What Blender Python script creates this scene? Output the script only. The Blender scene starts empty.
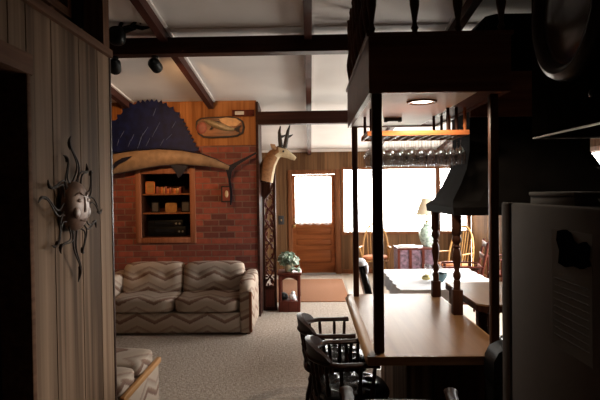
import bpy, bmesh, math, random
from mathutils import Vector, Matrix
random.seed(7)
S = bpy.context.scene
COL = S.collection
PI = math.pi
rad = math.radians

# ------------------------------------------------------------------ camera
FOC = 550.0
cd = bpy.data.cameras.new('camera')
cd.sensor_width = 36.0
cd.lens = FOC / 600.0 * 36.0
cd.clip_end = 100
cam = bpy.data.objects.new('camera', cd)
COL.objects.link(cam)
CAMR = Matrix.Rotation(rad(1.04), 3, 'Z') @ Matrix.Rotation(rad(90 - 1.04), 3, 'X') @ Matrix.Rotation(rad(-0.75), 3, 'Z')
cam.matrix_world = Matrix.Translation((0, 0, 1.72)) @ CAMR.to_4x4()
S.camera = cam

# ------------------------------------------------------------------ light
S.view_settings.view_transform = 'Standard'
S.view_settings.look = 'None'
S.view_settings.gamma = 1.0
S.view_settings.use_curve_mapping = False
S.view_settings.exposure = 0.0
try:
    S.cycles.use_denoising = True
    S.cycles.max_bounces = 10
    S.cycles.diffuse_bounces = 5
    S.cycles.transparent_max_bounces = 24
    S.cycles.caustics_reflective = False
    S.cycles.caustics_refractive = False
    S.cycles.sample_clamp_indirect = 4.0
except Exception:
    pass
W = bpy.data.worlds.new('daylight')
S.world = W
W.use_nodes = True
bgn = W.node_tree.nodes['Background']
_tc = W.node_tree.nodes.new('ShaderNodeTexCoord')
_sx = W.node_tree.nodes.new('ShaderNodeSeparateXYZ')
_rm = W.node_tree.nodes.new('ShaderNodeValToRGB')
_mr = W.node_tree.nodes.new('ShaderNodeMapRange')
_mr.inputs['From Min'].default_value = -0.12
_mr.inputs['From Max'].default_value = 0.08
W.node_tree.links.new(_tc.outputs['Generated'], _sx.inputs[0])
W.node_tree.links.new(_sx.outputs[2], _mr.inputs['Value'])
W.node_tree.links.new(_mr.outputs[0], _rm.inputs[0])
_rm.color_ramp.elements[0].color = (0.50, 0.46, 0.40, 1)
_rm.color_ramp.elements[1].color = (1.0, 0.97, 0.92, 1)
W.node_tree.links.new(_rm.outputs[0], bgn.inputs[0])
bgn.inputs[1].default_value = 37.0

YF = 11.22          # far wall
XR = 3.27           # right wall
XL = -4.3


def portal(name, loc, rot, sx, sy):
    l = bpy.data.lights.new(name, 'AREA')
    l.shape = 'RECTANGLE'
    l.size, l.size_y = sx, sy
    l.cycles.is_portal = True
    o = bpy.data.objects.new(name, l)
    o.location = loc
    o.rotation_euler = rot
    COL.objects.link(o)


portal('far_window_daylight', (1.94, YF + 0.14, 1.49), (rad(-90), 0, 0), 2.55, 1.3)
portal('door_window_daylight', (0.06, YF + 0.14, 1.52), (rad(-90), 0, 0), 0.8, 1.0)
portal('side_window_daylight', (XR + 0.14, 7.35, 1.5), (0, rad(90), 0), 1.3, 3.7)


def spot(name, loc, to, watts, col, ang, blend=0.6, size=0.04):
    l = bpy.data.lights.new(name, 'SPOT')
    l.energy = watts
    l.color = col
    l.spot_size = rad(ang)
    l.spot_blend = blend
    l.shadow_soft_size = size
    o = bpy.data.objects.new(name, l)
    o.location = loc
    d = Vector(to) - Vector(loc)
    o.rotation_euler = d.to_track_quat('-Z', 'Y').to_euler()
    COL.objects.link(o)


# ------------------------------------------------------------------ materials
def newmat(name):
    m = bpy.data.materials.new(name)
    m.use_nodes = True
    nt = m.node_tree
    b = nt.nodes['Principled BSDF']
    return m, nt, b


def N(nt, typ, **kw):
    n = nt.nodes.new(typ)
    for k, v in kw.items():
        setattr(n, k, v)
    return n


def ramp(nt, stops, interp='LINEAR'):
    r = N(nt, 'ShaderNodeValToRGB')
    r.color_ramp.interpolation = interp
    el = r.color_ramp.elements
    while len(el) < len(stops):
        el.new(0.5)
    for e, (p, c) in zip(el, stops):
        e.position = p
        e.color = (*c, 1)
    return r


def plain(name, c, rough=0.6, metal=0.0, var=0.15, scale=8, spec=None, bump=0.0):
    m, nt, b = newmat(name)
    tc = N(nt, 'ShaderNodeTexCoord')
    no = N(nt, 'ShaderNodeTexNoise')
    no.inputs['Scale'].default_value = scale
    no.inputs['Detail'].default_value = 4
    nt.links.new(tc.outputs['Object'], no.inputs['Vector'])
    r = ramp(nt, [(0.3, tuple(x * (1 - var) for x in c)), (0.7, tuple(min(1, x * (1 + var)) for x in c))])
    nt.links.new(no.outputs['Fac'], r.inputs[0])
    nt.links.new(r.outputs[0], b.inputs['Base Color'])
    b.inputs['Roughness'].default_value = rough
    b.inputs['Metallic'].default_value = metal
    if spec is not None:
        b.inputs['Specular IOR Level'].default_value = spec
    if bump:
        bp = N(nt, 'ShaderNodeBump')
        bp.inputs['Strength'].default_value = bump
        bp.inputs['Distance'].default_value = 0.01
        nt.links.new(no.outputs['Fac'], bp.inputs['Height'])
        nt.links.new(bp.outputs[0], b.inputs['Normal'])
    return m


def wood(name, c1, c2, axis='Z', rough=0.5, fine=30, coarse=1.2, spec=0.08, planks=None):
    """grain stretched along an axis; planks = (axis index, width, variation) shifts tone from board to board"""
    m, nt, b = newmat(name)
    tc = N(nt, 'ShaderNodeTexCoord')
    mp = N(nt, 'ShaderNodeMapping')
    sc = [fine, fine, fine]
    sc['XYZ'.index(axis)] = coarse
    mp.inputs['Scale'].default_value = sc
    nt.links.new(tc.outputs['Object'], mp.inputs['Vector'])
    no = N(nt, 'ShaderNodeTexNoise')
    no.inputs['Scale'].default_value = 1.0
    no.inputs['Detail'].default_value = 5
    no.inputs['Distortion'].default_value = 0.6
    nt.links.new(mp.outputs[0], no.inputs['Vector'])
    fac = no.outputs['Fac']
    if planks:
        sp = N(nt, 'ShaderNodeSeparateXYZ')
        nt.links.new(tc.outputs['Object'], sp.inputs[0])
        d = N(nt, 'ShaderNodeMath', operation='DIVIDE')
        nt.links.new(sp.outputs[planks[0]], d.inputs[0])
        d.inputs[1].default_value = planks[1]
        f = N(nt, 'ShaderNodeMath', operation='FLOOR')
        nt.links.new(d.outputs[0], f.inputs[0])
        wn = N(nt, 'ShaderNodeTexWhiteNoise', noise_dimensions='1D')
        nt.links.new(f.outputs[0], wn.inputs['W'])
        mx = N(nt, 'ShaderNodeMath', operation='MULTIPLY_ADD')
        nt.links.new(wn.outputs['Value'], mx.inputs[0])
        mx.inputs[1].default_value = planks[2]
        nt.links.new(fac, mx.inputs[2])
        sb = N(nt, 'ShaderNodeMath', operation='SUBTRACT')
        nt.links.new(mx.outputs[0], sb.inputs[0])
        sb.inputs[1].default_value = planks[2] / 2
        fac = sb.outputs[0]
    r = ramp(nt, [(0.3, c1), (0.72, c2)])
    nt.links.new(fac, r.inputs[0])
    nt.links.new(r.outputs[0], b.inputs['Base Color'])
    b.inputs['Roughness'].default_value = rough
    b.inputs['Specular IOR Level'].default_value = spec
    bp = N(nt, 'ShaderNodeBump')
    bp.inputs['Strength'].default_value = 0.12
    bp.inputs['Distance'].default_value = 0.004
    nt.links.new(no.outputs['Fac'], bp.inputs['Height'])
    nt.links.new(bp.outputs[0], b.inputs['Normal'])
    return m


def brick(name):
    m, nt, b = newmat(name)
    tc = N(nt, 'ShaderNodeTexCoord')
    sp = N(nt, 'ShaderNodeSeparateXYZ')
    nt.links.new(tc.outputs['Object'], sp.inputs[0])
    ad = N(nt, 'ShaderNodeMath', operation='ADD')
    nt.links.new(sp.outputs[0], ad.inputs[0])
    nt.links.new(sp.outputs[1], ad.inputs[1])
    cb = N(nt, 'ShaderNodeCombineXYZ')
    nt.links.new(ad.outputs[0], cb.inputs[0])
    nt.links.new(sp.outputs[2], cb.inputs[1])
    br = N(nt, 'ShaderNodeTexBrick')
    br.inputs['Scale'].default_value = 1.0
    br.inputs['Brick Width'].default_value = 0.215
    br.inputs['Row Height'].default_value = 0.083
    br.inputs['Mortar Size'].default_value = 0.008
    br.inputs['Mortar Smooth'].default_value = 0.3
    br.inputs['Color1'].default_value = (0.27, 0.058, 0.032, 1)
    br.inputs['Color2'].default_value = (0.10, 0.021, 0.014, 1)
    br.inputs['Mortar'].default_value = (0.16, 0.085, 0.06, 1)
    nt.links.new(cb.outputs[0], br.inputs['Vector'])
    no = N(nt, 'ShaderNodeTexNoise')
    no.inputs['Scale'].default_value = 14
    nt.links.new(cb.outputs[0], no.inputs['Vector'])
    mx = N(nt, 'ShaderNodeMix', data_type='RGBA', blend_type='MULTIPLY')
    mx.inputs['Factor'].default_value = 0.55
    nt.links.new(br.outputs['Color'], mx.inputs['A'])
    r = ramp(nt, [(0.3, (0.55, 0.5, 0.5)), (0.7, (1, 1, 1))])
    nt.links.new(no.outputs['Fac'], r.inputs[0])
    nt.links.new(r.outputs[0], mx.inputs['B'])
    nt.links.new(mx.outputs['Result'], b.inputs['Base Color'])
    b.inputs['Roughness'].default_value = 0.75
    bp = N(nt, 'ShaderNodeBump', invert=True)
    bp.inputs['Strength'].default_value = 0.6
    bp.inputs['Distance'].default_value = 0.008
    nt.links.new(br.outputs['Fac'], bp.inputs['Height'])
    nt.links.new(bp.outputs[0], b.inputs['Normal'])
    return m


def chevron(name, along=0, wl=0.42, amp=0.10, period=0.22):
    m, nt, b = newmat(name)
    tc = N(nt, 'ShaderNodeTexCoord')
    sp = N(nt, 'ShaderNodeSeparateXYZ')
    nt.links.new(tc.outputs['Object'], sp.inputs[0])
    pp = N(nt, 'ShaderNodeMath', operation='PINGPONG')
    nt.links.new(sp.outputs[along], pp.inputs[0])
    pp.inputs[1].default_value = wl / 2
    am = N(nt, 'ShaderNodeMath', operation='MULTIPLY')
    nt.links.new(pp.outputs[0], am.inputs[0])
    am.inputs[1].default_value = amp / (wl / 2)
    v = N(nt, 'ShaderNodeMath', operation='SUBTRACT')
    nt.links.new(sp.outputs[2], v.inputs[0])
    a2 = N(nt, 'ShaderNodeMath', operation='ADD')
    hy = N(nt, 'ShaderNodeMath', operation='MULTIPLY')
    hy.inputs[1].default_value = 0.45 if along else -0.45
    nt.links.new(sp.outputs[1 - along], hy.inputs[0])
    nt.links.new(hy.outputs[0], v.inputs[1])
    nt.links.new(v.outputs[0], a2.inputs[0])
    nt.links.new(am.outputs[0], a2.inputs[1])
    no = N(nt, 'ShaderNodeTexNoise')
    no.inputs['Scale'].default_value = 60
    nt.links.new(tc.outputs['Object'], no.inputs['Vector'])
    a3 = N(nt, 'ShaderNodeMath', operation='MULTIPLY_ADD')
    nt.links.new(no.outputs['Fac'], a3.inputs[0])
    a3.inputs[1].default_value = 0.03
    nt.links.new(a2.outputs[0], a3.inputs[2])
    dv = N(nt, 'ShaderNodeMath', operation='DIVIDE')
    nt.links.new(a3.outputs[0], dv.inputs[0])
    dv.inputs[1].default_value = period
    fr = N(nt, 'ShaderNodeMath', operation='FRACT')
    nt.links.new(dv.outputs[0], fr.inputs[0])
    r = ramp(nt, [(0.0, (0.36, 0.285, 0.225)), (0.20, (0.40, 0.32, 0.26)), (0.26, (0.15, 0.085, 0.062)),
                  (0.40, (0.22, 0.135, 0.10)), (0.48, (0.40, 0.325, 0.265)), (0.62, (0.30, 0.235, 0.19)),
                  (0.70, (0.26, 0.175, 0.135)), (0.78, (0.38, 0.30, 0.24)), (1.0, (0.36, 0.285, 0.225))])
    nt.links.new(fr.outputs[0], r.inputs[0])
    nt.links.new(r.outputs[0], b.inputs['Base Color'])
    b.inputs['Roughness'].default_value = 0.9
    b.inputs['Specular IOR Level'].default_value = 0.15
    return m


def carpet(name):
    m, nt, b = newmat(name)
    tc = N(nt, 'ShaderNodeTexCoord')
    no = N(nt, 'ShaderNodeTexNoise')
    no.inputs['Scale'].default_value = 34
    no.inputs['Detail'].default_value = 6
    no.inputs['Roughness'].default_value = 0.75
    nt.links.new(tc.outputs['Object'], no.inputs['Vector'])
    r = ramp(nt, [(0.32, (0.25, 0.195, 0.155)), (0.5, (0.44, 0.37, 0.315)), (0.68, (0.60, 0.52, 0.45))])
    nt.links.new(no.outputs['Fac'], r.inputs[0])
    nt.links.new(r.outputs[0], b.inputs['Base Color'])
    b.inputs['Roughness'].default_value = 1.0
    b.inputs['Specular IOR Level'].default_value = 0.05
    bp = N(nt, 'ShaderNodeBump')
    bp.inputs['Strength'].default_value = 0.8
    bp.inputs['Distance'].default_value = 0.02
    nt.links.new(no.outputs['Fac'], bp.inputs['Height'])
    nt.links.new(bp.outputs[0], b.inputs['Normal'])
    return m


def beadboard(name):
    m, nt, b = newmat(name)
    tc = N(nt, 'ShaderNodeTexCoord')
    wv = N(nt, 'ShaderNodeTexWave', wave_type='BANDS', bands_direction='X')
    wv.inputs['Scale'].default_value = 37.0
    nt.links.new(tc.outputs['Object'], wv.inputs['Vector'])
    no = N(nt, 'ShaderNodeTexNoise')
    no.inputs['Scale'].default_value = 1.5
    nt.links.new(tc.outputs['Object'], no.inputs['Vector'])
    r = ramp(nt, [(0.3, (0.70, 0.665, 0.65)), (0.7, (0.78, 0.745, 0.73))])
    nt.links.new(no.outputs['Fac'], r.inputs[0])
    nt.links.new(r.outputs[0], b.inputs['Base Color'])
    b.inputs['Roughness'].default_value = 0.6
    bp = N(nt, 'ShaderNodeBump')
    bp.inputs['Strength'].default_value = 0.35
    bp.inputs['Distance'].default_value = 0.005
    nt.links.new(wv.outputs['Fac'], bp.inputs['Height'])
    nt.links.new(bp.outputs[0], b.inputs['Normal'])
    return m


def glass_thin(name, tint=(1, 1, 1), gloss=0.08):
    m = bpy.data.materials.new(name)
    m.use_nodes = True
    nt = m.node_tree
    nt.nodes.clear()
    out = N(nt, 'ShaderNodeOutputMaterial')
    tr = N(nt, 'ShaderNodeBsdfTransparent')
    tr.inputs[0].default_value = (*tint, 1)
    gl = N(nt, 'ShaderNodeBsdfGlossy')
    gl.inputs['Roughness'].default_value = 0.03
    fr = N(nt, 'ShaderNodeLayerWeight')
    fr.inputs['Blend'].default_value = 0.35
    ml = N(nt, 'ShaderNodeMath', operation='MULTIPLY_ADD')
    nt.links.new(fr.outputs['Facing'], ml.inputs[0])
    ml.inputs[1].default_value = gloss * 4
    ml.inputs[2].default_value = gloss * 0.5
    mx = N(nt, 'ShaderNodeMixShader')
    nt.links.new(ml.outputs[0], mx.inputs[0])
    nt.links.new(tr.outputs[0], mx.inputs[1])
    nt.links.new(gl.outputs[0], mx.inputs[2])
    nt.links.new(mx.outputs[0], out.inputs[0])
    return m


def sheer(name, c, through):
    m = bpy.data.materials.new(name)
    m.use_nodes = True
    nt = m.node_tree
    nt.nodes.clear()
    out = N(nt, 'ShaderNodeOutputMaterial')
    tr = N(nt, 'ShaderNodeBsdfTransparent')
    df = N(nt, 'ShaderNodeBsdfDiffuse')
    tl = N(nt, 'ShaderNodeBsdfTranslucent')
    tc = N(nt, 'ShaderNodeTexCoord')
    no = N(nt, 'ShaderNodeTexNoise')
    no.inputs['Scale'].default_value = 20
    nt.links.new(tc.outputs['Object'], no.inputs['Vector'])
    r = ramp(nt, [(0.3, tuple(x * 0.93 for x in c)), (0.7, c)])
    nt.links.new(no.outputs['Fac'], r.inputs[0])
    nt.links.new(r.outputs[0], df.inputs[0])
    nt.links.new(r.outputs[0], tl.inputs[0])
    m1 = N(nt, 'ShaderNodeMixShader')
    m1.inputs[0].default_value = 0.6
    nt.links.new(df.outputs[0], m1.inputs[1])
    nt.links.new(tl.outputs[0], m1.inputs[2])
    m2 = N(nt, 'ShaderNodeMixShader')
    m2.inputs[0].default_value = through
    nt.links.new(m1.outputs[0], m2.inputs[1])
    nt.links.new(tr.outputs[0], m2.inputs[2])
    nt.links.new(m2.outputs[0], out.inputs[0])
    return m


def emit(name, c, s):
    m, nt, b = newmat(name)
    tc = N(nt, 'ShaderNodeTexCoord')
    b.inputs['Base Color'].default_value = (*c, 1)
    b.inputs['Emission Color'].default_value = (*c, 1)
    b.inputs['Emission Strength'].default_value = s
    return m


M = dict(
    carpet=carpet('beige_carpet'),
    vinyl=plain('tan_vinyl_floor', (0.42, 0.35, 0.28), 0.35, scale=3, var=0.08),
    ceil=beadboard('white_beadboard'),
    beam=wood('dark_beam_wood', (0.020, 0.007, 0.005), (0.048, 0.018, 0.012), 'X', 0.5, 20, 1.0),
    rafter=wood('dark_rafter_wood', (0.034, 0.011, 0.008), (0.065, 0.024, 0.018), 'Y', 0.5, 20, 1.0),
    whitetrim=plain('white_trim_paint', (0.72, 0.68, 0.66), 0.5, var=0.03),
    soffit=plain('white_soffit_paint', (0.88, 0.85, 0.82), 0.5, var=0.02),
    brick=brick('red_brick'),
    pine=wood('knotty_pine_panel', (0.22, 0.080, 0.022), (0.40, 0.165, 0.055), 'Z', 0.5, 26, 0.9, planks=(0, 0.16, 0.5)),
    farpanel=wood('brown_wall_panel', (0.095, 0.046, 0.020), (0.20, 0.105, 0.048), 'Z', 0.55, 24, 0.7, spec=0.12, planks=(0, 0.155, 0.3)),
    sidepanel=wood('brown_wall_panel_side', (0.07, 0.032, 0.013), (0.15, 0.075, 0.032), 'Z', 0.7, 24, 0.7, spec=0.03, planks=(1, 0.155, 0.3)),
    leftpanel=wood('grey_brown_panel', (0.070, 0.040, 0.023), (0.29, 0.187, 0.122), 'Z', 0.65, 12, 0.30, spec=0.03, planks=(1, 0.24, 0.35)),
    lefttrim=wood('brown_trim', (0.085, 0.040, 0.023), (0.16, 0.082, 0.050), 'Y', 0.7, 30, 1.0, spec=0.02),
    lefttrimz=wood('brown_trim_upright', (0.085, 0.040, 0.023), (0.16, 0.082, 0.050), 'Z', 0.7, 30, 1.0, spec=0.02),
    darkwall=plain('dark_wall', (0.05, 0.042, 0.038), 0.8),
    doorwood=wood('orange_brown_door', (0.15, 0.042, 0.013), (0.25, 0.078, 0.024), 'X', 0.4, 26, 1.2),
    doorcas=wood('door_casing', (0.13, 0.047, 0.020), (0.22, 0.085, 0.036), 'Z', 0.4, 26, 1.2),
    postwood=wood('brown_post_wood', (0.040, 0.015, 0.008), (0.085, 0.034, 0.019), 'Z', 0.45, 26, 1.5, spec=0.06),
    dkwood=wood('espresso_wood', (0.020, 0.007, 0.004), (0.045, 0.016, 0.009), 'Z', 0.4, 26, 1.5, spec=0.06),
    valance=wood('dark_valance_wood', (0.085, 0.032, 0.018), (0.15, 0.060, 0.035), 'X', 0.4, 24, 1.2),
    chairwood=wood('dark_chair_wood', (0.011, 0.0035, 0.002), (0.028, 0.010, 0.006), 'Z', 0.36, 26, 2.0, spec=0.07),
    redwood=wood('dark_red_wood', (0.055, 0.013, 0.009), (0.11, 0.028, 0.018), 'Z', 0.32, 24, 1.5),
    counter=wood('butcher_counter', (0.155, 0.072, 0.028), (0.225, 0.115, 0.050), 'Y', 0.32, 12, 0.5, spec=0.07),
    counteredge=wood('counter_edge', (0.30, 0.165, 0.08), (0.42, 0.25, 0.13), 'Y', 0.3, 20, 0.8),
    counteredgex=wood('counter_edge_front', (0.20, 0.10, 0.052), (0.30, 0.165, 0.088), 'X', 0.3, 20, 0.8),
    honey=wood('honey_oak', (0.34, 0.17, 0.055), (0.55, 0.31, 0.12), 'Z', 0.35, 30, 1.5),
    copperwood=wood('reddish_rack_wood', (0.36, 0.10, 0.032), (0.52, 0.17, 0.06), 'X', 0.35, 30, 1.5),
    striphoney=wood('honey_wood_strip', (0.34, 0.165, 0.06), (0.50, 0.27, 0.11), 'Y', 0.4, 30, 1.2),
    stripred=wood('red_brown_strip', (0.16, 0.06, 0.032), (0.25, 0.10, 0.055), 'Z', 0.4, 30, 1.2),
    soot=plain('flat_black', (0.003, 0.003, 0.003), 0.95, var=0.1, spec=0.0),
    black=plain('black_metal', (0.005, 0.005, 0.005), 0.4, var=0.2, spec=0.1),
    blackmatte=plain('black_hood_paint', (0.005, 0.004, 0.0035), 0.7, var=0.2, spec=0.03),
    vinylblack=plain('black_vinyl', (0.010, 0.010, 0.011), 0.24, var=0.2, spec=0.22),
    iron=plain('dark_bronze_metal', (0.036, 0.021, 0.014), 0.6, 0.1, scale=20, spec=0.15),
    bronze=plain('aged_bronze', (0.21, 0.115, 0.078), 0.45, 0.1, var=0.45, scale=14),
    chev=chevron('chevron_fabric', 0),
    chevy=chevron('chevron_fabric_side', 1),
    white=plain('white_cloth', (0.82, 0.82, 0.86), 0.8, var=0.02),
    fridge=plain('shade_darkened_enamel', (0.115, 0.099, 0.092), 0.8, var=0.03, spec=0.02),  # enamel colour darkened to stand in for the shade on the refrigerator
    gasket=plain('dark_gasket', (0.02, 0.02, 0.02), 0.6),
    paper=plain('paper', (0.15, 0.135, 0.125), 0.9, var=0.03, spec=0.05),  # sheet colour greyed down for the shade it hangs in; box shares it
    ink=plain('pale_grey_lines', (0.06, 0.055, 0.05), 0.8, var=0.03),
    cab=wood('near_black_cabinet', (0.004, 0.003, 0.0023), (0.008, 0.006, 0.0045), 'Z', 0.9, 24, 1.2, spec=0.0),
    rim=wood('dark_clock_rim', (0.010, 0.006, 0.004), (0.02, 0.012, 0.008), 'Z', 0.3, 24, 1.2, spec=0.25),
    wineglass=glass_thin('clear_glass', (0.993, 0.993, 0.993), 0.16),
    pane=glass_thin('window_glass', (0.97, 0.98, 0.98), 0.02),
    sheer=sheer('sheer_curtain', (0.92, 0.90, 0.88), 0.45),
    rug=plain('orange_brown_mat', (0.22, 0.084, 0.03), 0.95, var=0.12, scale=60),
    cream=plain('cream_fur', (0.52, 0.42, 0.28), 0.9, var=0.15, scale=30),
    tanfur=plain('tan_fur', (0.24, 0.12, 0.055), 0.9, var=0.25, scale=30),
    horn=plain('black_horn', (0.02, 0.014, 0.011), 0.5, var=0.3, scale=30),
    leaf=plain('grey_green_leaf', (0.19, 0.27, 0.20), 0.55, var=0.35, scale=15),
    leafpale=plain('pale_leaf', (0.48, 0.52, 0.44), 0.6, var=0.2, scale=15),
    navy=plain('navy_fin', (0.003, 0.006, 0.040), 0.5, var=0.5, scale=10, spec=0.12),
    fishback=plain('dark_fish_back', (0.008, 0.008, 0.018), 0.4, var=0.3, spec=0.2),
    fishtan=plain('tan_fish_side', (0.20, 0.13, 0.08), 0.5, var=0.25, scale=12, spec=0.2),
    streak=plain('pale_blue_streak', (0.05, 0.07, 0.16), 0.4, var=0.2),
    plaque=wood('varnished_plaque', (0.09, 0.028, 0.011), (0.27, 0.095, 0.032), 'X', 0.25, 14, 1.5),
    bark=plain('dark_bark', (0.018, 0.009, 0.006), 0.7, var=0.4, scale=30),
    trout=plain('silver_olive_fish', (0.26, 0.19, 0.10), 0.35, var=0.3, scale=22),
    gold=plain('golden_paint', (0.30, 0.145, 0.042), 0.4, 0.1, var=0.25, scale=15),
    redpaint=plain('dull_red', (0.20, 0.036, 0.02), 0.5, var=0.3, scale=12),
    jar=plain('green_white_porcelain', (0.36, 0.44, 0.38), 0.2, var=0.55, scale=22),
    shade=sheer('lamp_shade_cloth', (0.85, 0.78, 0.66), 0.05),
    brass=plain('brass', (0.42, 0.29, 0.11), 0.3, 0.8),
    orangecush=plain('orange_cushion', (0.50, 0.17, 0.07), 0.9, var=0.12),
    teal=plain('teal_bowl', (0.045, 0.10, 0.115), 0.25, var=0.2),
    lemon=plain('pale_yellow', (0.62, 0.52, 0.20), 0.5, var=0.1),
    lace=plain('purple_grey_lace', (0.13, 0.075, 0.10), 0.8, var=0.7, scale=18),
    news=plain('newsprint', (0.55, 0.54, 0.52), 0.8, var=0.12, scale=20),
    screenglass=plain('black_glass', (0.008, 0.008, 0.009), 0.1),
    dimglass=plain('smoky_clock_glass', (0.030, 0.024, 0.021), 0.16, var=0.5, scale=5),
    metaltrim=plain('dull_metal_strip', (0.30, 0.29, 0.27), 0.35, 0.6),
    lens=emit('lamp_lens', (1.0, 0.93, 0.80), 6.0),
    bulb=emit('warm_bulb', (1.0, 0.62, 0.30), 8.0),
)


# ------------------------------------------------------------------ mesh helpers
def w(px, py, Y):
    """a sight-line measured on the photograph, met at depth Y, as a point in the room"""
    d = CAMR @ Vector(((px - 300) / FOC, -(py - 200) / FOC, -1.0))
    t = Y / d.y
    return Vector((d.x * t, Y, 1.72 + d.z * t))


class MB:
    def __init__(s):
        s.b = bmesh.new()
        s.mi = 0

    def _tag(s, faces):
        for f in faces:
            f.material_index = s.mi

    def box(s, x0, x1, y0, y1, z0, z1, bev=0.0, seg=2, rot=None, piv=None):
        r = bmesh.ops.create_cube(s.b, size=1)
        vs = r['verts']
        for v in vs:
            v.co = Vector(((x0 + x1) / 2 + v.co.x * (x1 - x0), (y0 + y1) / 2 + v.co.y * (y1 - y0), (z0 + z1) / 2 + v.co.z * (z1 - z0)))
        fs = list({f for v in vs for f in v.link_faces})
        s._tag(fs)
        if bev > 0:
            es = list({e for v in vs for e in v.link_edges})
            q = bmesh.ops.bevel(s.b, geom=es, offset=bev, segments=seg, affect='EDGES', profile=0.5, clamp_overlap=True)
            s._tag(q['faces'])
            vs = q['verts']
        if rot is not None:
            p = Vector(piv) if piv is not None else Vector(((x0 + x1) / 2, (y0 + y1) / 2, (z0 + z1) / 2))
            for v in vs:
                v.co = p + rot @ (v.co - p)
        return s

    def superbox(s, c, half, n=5, cuts=9, fn=None):
        tb = bmesh.new()
        bmesh.ops.create_cube(tb, size=2)
        bmesh.ops.subdivide_edges(tb, edges=tb.edges[:], cuts=cuts, use_grid_fill=True)
        tb.verts.index_update()
        vs = [s.b.verts.new(v.co) for v in tb.verts]
        for f in tb.faces:
            s.b.faces.new([vs[v.index] for v in f.verts])
        tb.free()
        for v in vs:
            p = v.co
            # spread samples towards the edges, then round
            k = (abs(p.x) ** n + abs(p.y) ** n + abs(p.z) ** n) ** (1.0 / n)
            p = p / k
            if fn:
                p = fn(p)
            v.co = Vector((c[0] + p.x * half[0], c[1] + p.y * half[1], c[2] + p.z * half[2]))
        s._tag({f for v in vs for f in v.link_faces})
        return s

    def rings(s, rings, cap=True, closed=False):
        vr = [[s.b.verts.new(p) for p in ring] for ring in rings]
        n = len(vr[0])
        fs = []
        m = len(vr)
        for i in range(m if closed else m - 1):
            a, b = vr[i], vr[(i + 1) % m]
            for j in range(n):
                k = (j + 1) % n
                try:
                    fs.append(s.b.faces.new((a[j], a[k], b[k], b[j])))
                except ValueError:
                    pass
        if cap and not closed:
            for ring in (vr[0], vr[-1]):
                try:
                    fs.append(s.b.faces.new(ring))
                except ValueError:
                    pass
        s._tag(fs)
        return s

    def lathe(s, prof, c=(0, 0, 0), seg=16, axis='Z', cap=True):
        rs = []
        for r, z in prof:
            ring = []
            for k in range(seg):
                a = 2 * PI * k / seg
                x, y = r * math.cos(a), r * math.sin(a)
                p = {'Z': (x, y, z), 'Y': (x, z, y), 'X': (z, x, y)}[axis]
                ring.append(Vector(p) + Vector(c))
            rs.append(ring)
        return s.rings(rs, cap)

    def tube(s, pts, r, seg=8, flat=1.0, up=None, closed=False):
        pts = [Vector(p) for p in pts]
        n = len(pts)
        rr = r if isinstance(r, (list, tuple)) else [r] * n
        rs = []
        prev = None
        for i, p in enumerate(pts):
            if closed:
                t = pts[(i + 1) % n] - pts[i - 1]
            else:
                t = pts[min(i + 1, n - 1)] - pts[max(i - 1, 0)]
            t.normalize()
            if up is not None:
                a = Vector(up)
            elif prev is None:
                a = Vector((0, 0, 1)) if abs(t.z) < 0.9 else Vector((1, 0, 0))
            else:
                a = prev
            u = t.cross(a)
            if u.length < 1e-5:
                u = t.cross(Vector((0.3, 0.9, 0.1)))
            u.normalize()
            v = u.cross(t)
            v.normalize()
            prev = v
            rs.append([p + u * (rr[i] * math.cos(2 * PI * k / seg)) + v * (rr[i] * flat * math.sin(2 * PI * k / seg)) for k in range(seg)])
        return s.rings(rs, True, closed)

    def loft(s, secs, seg=14):
        """secs: (centre, vector u, vector v) ellipses"""
        rs = []
        for c, u, v in secs:
            c, u, v = Vector(c), Vector(u), Vector(v)
            rs.append([c + u * math.cos(2 * PI * k / seg) + v * math.sin(2 * PI * k / seg) for k in range(seg)])
        return s.rings(rs, True)

    def prism(s, poly, t):
        """poly: list of 3-D points of a planar outline; t: thickness vector"""
        t = Vector(t)
        a = [s.b.verts.new(Vector(p)) for p in poly]
        b = [s.b.verts.new(Vector(p) + t) for p in poly]
        n = len(a)
        fs = [s.b.faces.new(a), s.b.faces.new(b[::-1])]
        for i in range(n):
            j = (i + 1) % n
            fs.append(s.b.faces.new((a[i], b[i], b[j], a[j])))
        s._tag(fs)
        return s

    def ball(s, c, r, sq=(1, 1, 1), seg=12):
        q = bmesh.ops.create_uvsphere(s.b, u_segments=seg, v_segments=max(6, seg * 2 // 3), radius=r)
        for v in q['verts']:
            v.co = Vector(c) + Vector((v.co.x * sq[0], v.co.y * sq[1], v.co.z * sq[2]))
        s._tag({f for v in q['verts'] for f in v.link_faces})
        return s

    def done(s, name, mats, parent=None, loc=None, smooth=True, angle=40):
        """vertices are in room coordinates; they are stored relative to the parent (or loc)"""
        o0 = Vector((0, 0, 0))
        if parent is not None:
            p = parent
            while p is not None:
                o0 += p.location
                p = p.parent
        if loc is not None and parent is None:
            o0 = Vector(loc)
        bmesh.ops.recalc_face_normals(s.b, faces=s.b.faces)
        for v in s.b.verts:
            v.co -= o0
        me = bpy.data.meshes.new(name)
        s.b.to_mesh(me)
        s.b.free()
        for m in (mats if isinstance(mats, (list, tuple)) else [mats]):
            me.materials.append(m)
        if smooth:
            me.shade_smooth()
            me.set_sharp_from_angle(angle=rad(angle))
        o = bpy.data.objects.new(name, me)
        COL.objects.link(o)
        if parent is not None:
            o.parent = parent
        else:
            o.location = o0
        return o


def thing(name, label, cat, loc=(0, 0, 0), group=None, rotz=0):
    o = bpy.data.objects.new(name, None)
    COL.objects.link(o)
    o.empty_display_size = 0.1
    o.location = loc
    o.rotation_euler = (0, 0, rotz)
    o['label'] = label
    o['category'] = cat
    if group:
        o['group'] = group
    return o


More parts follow.
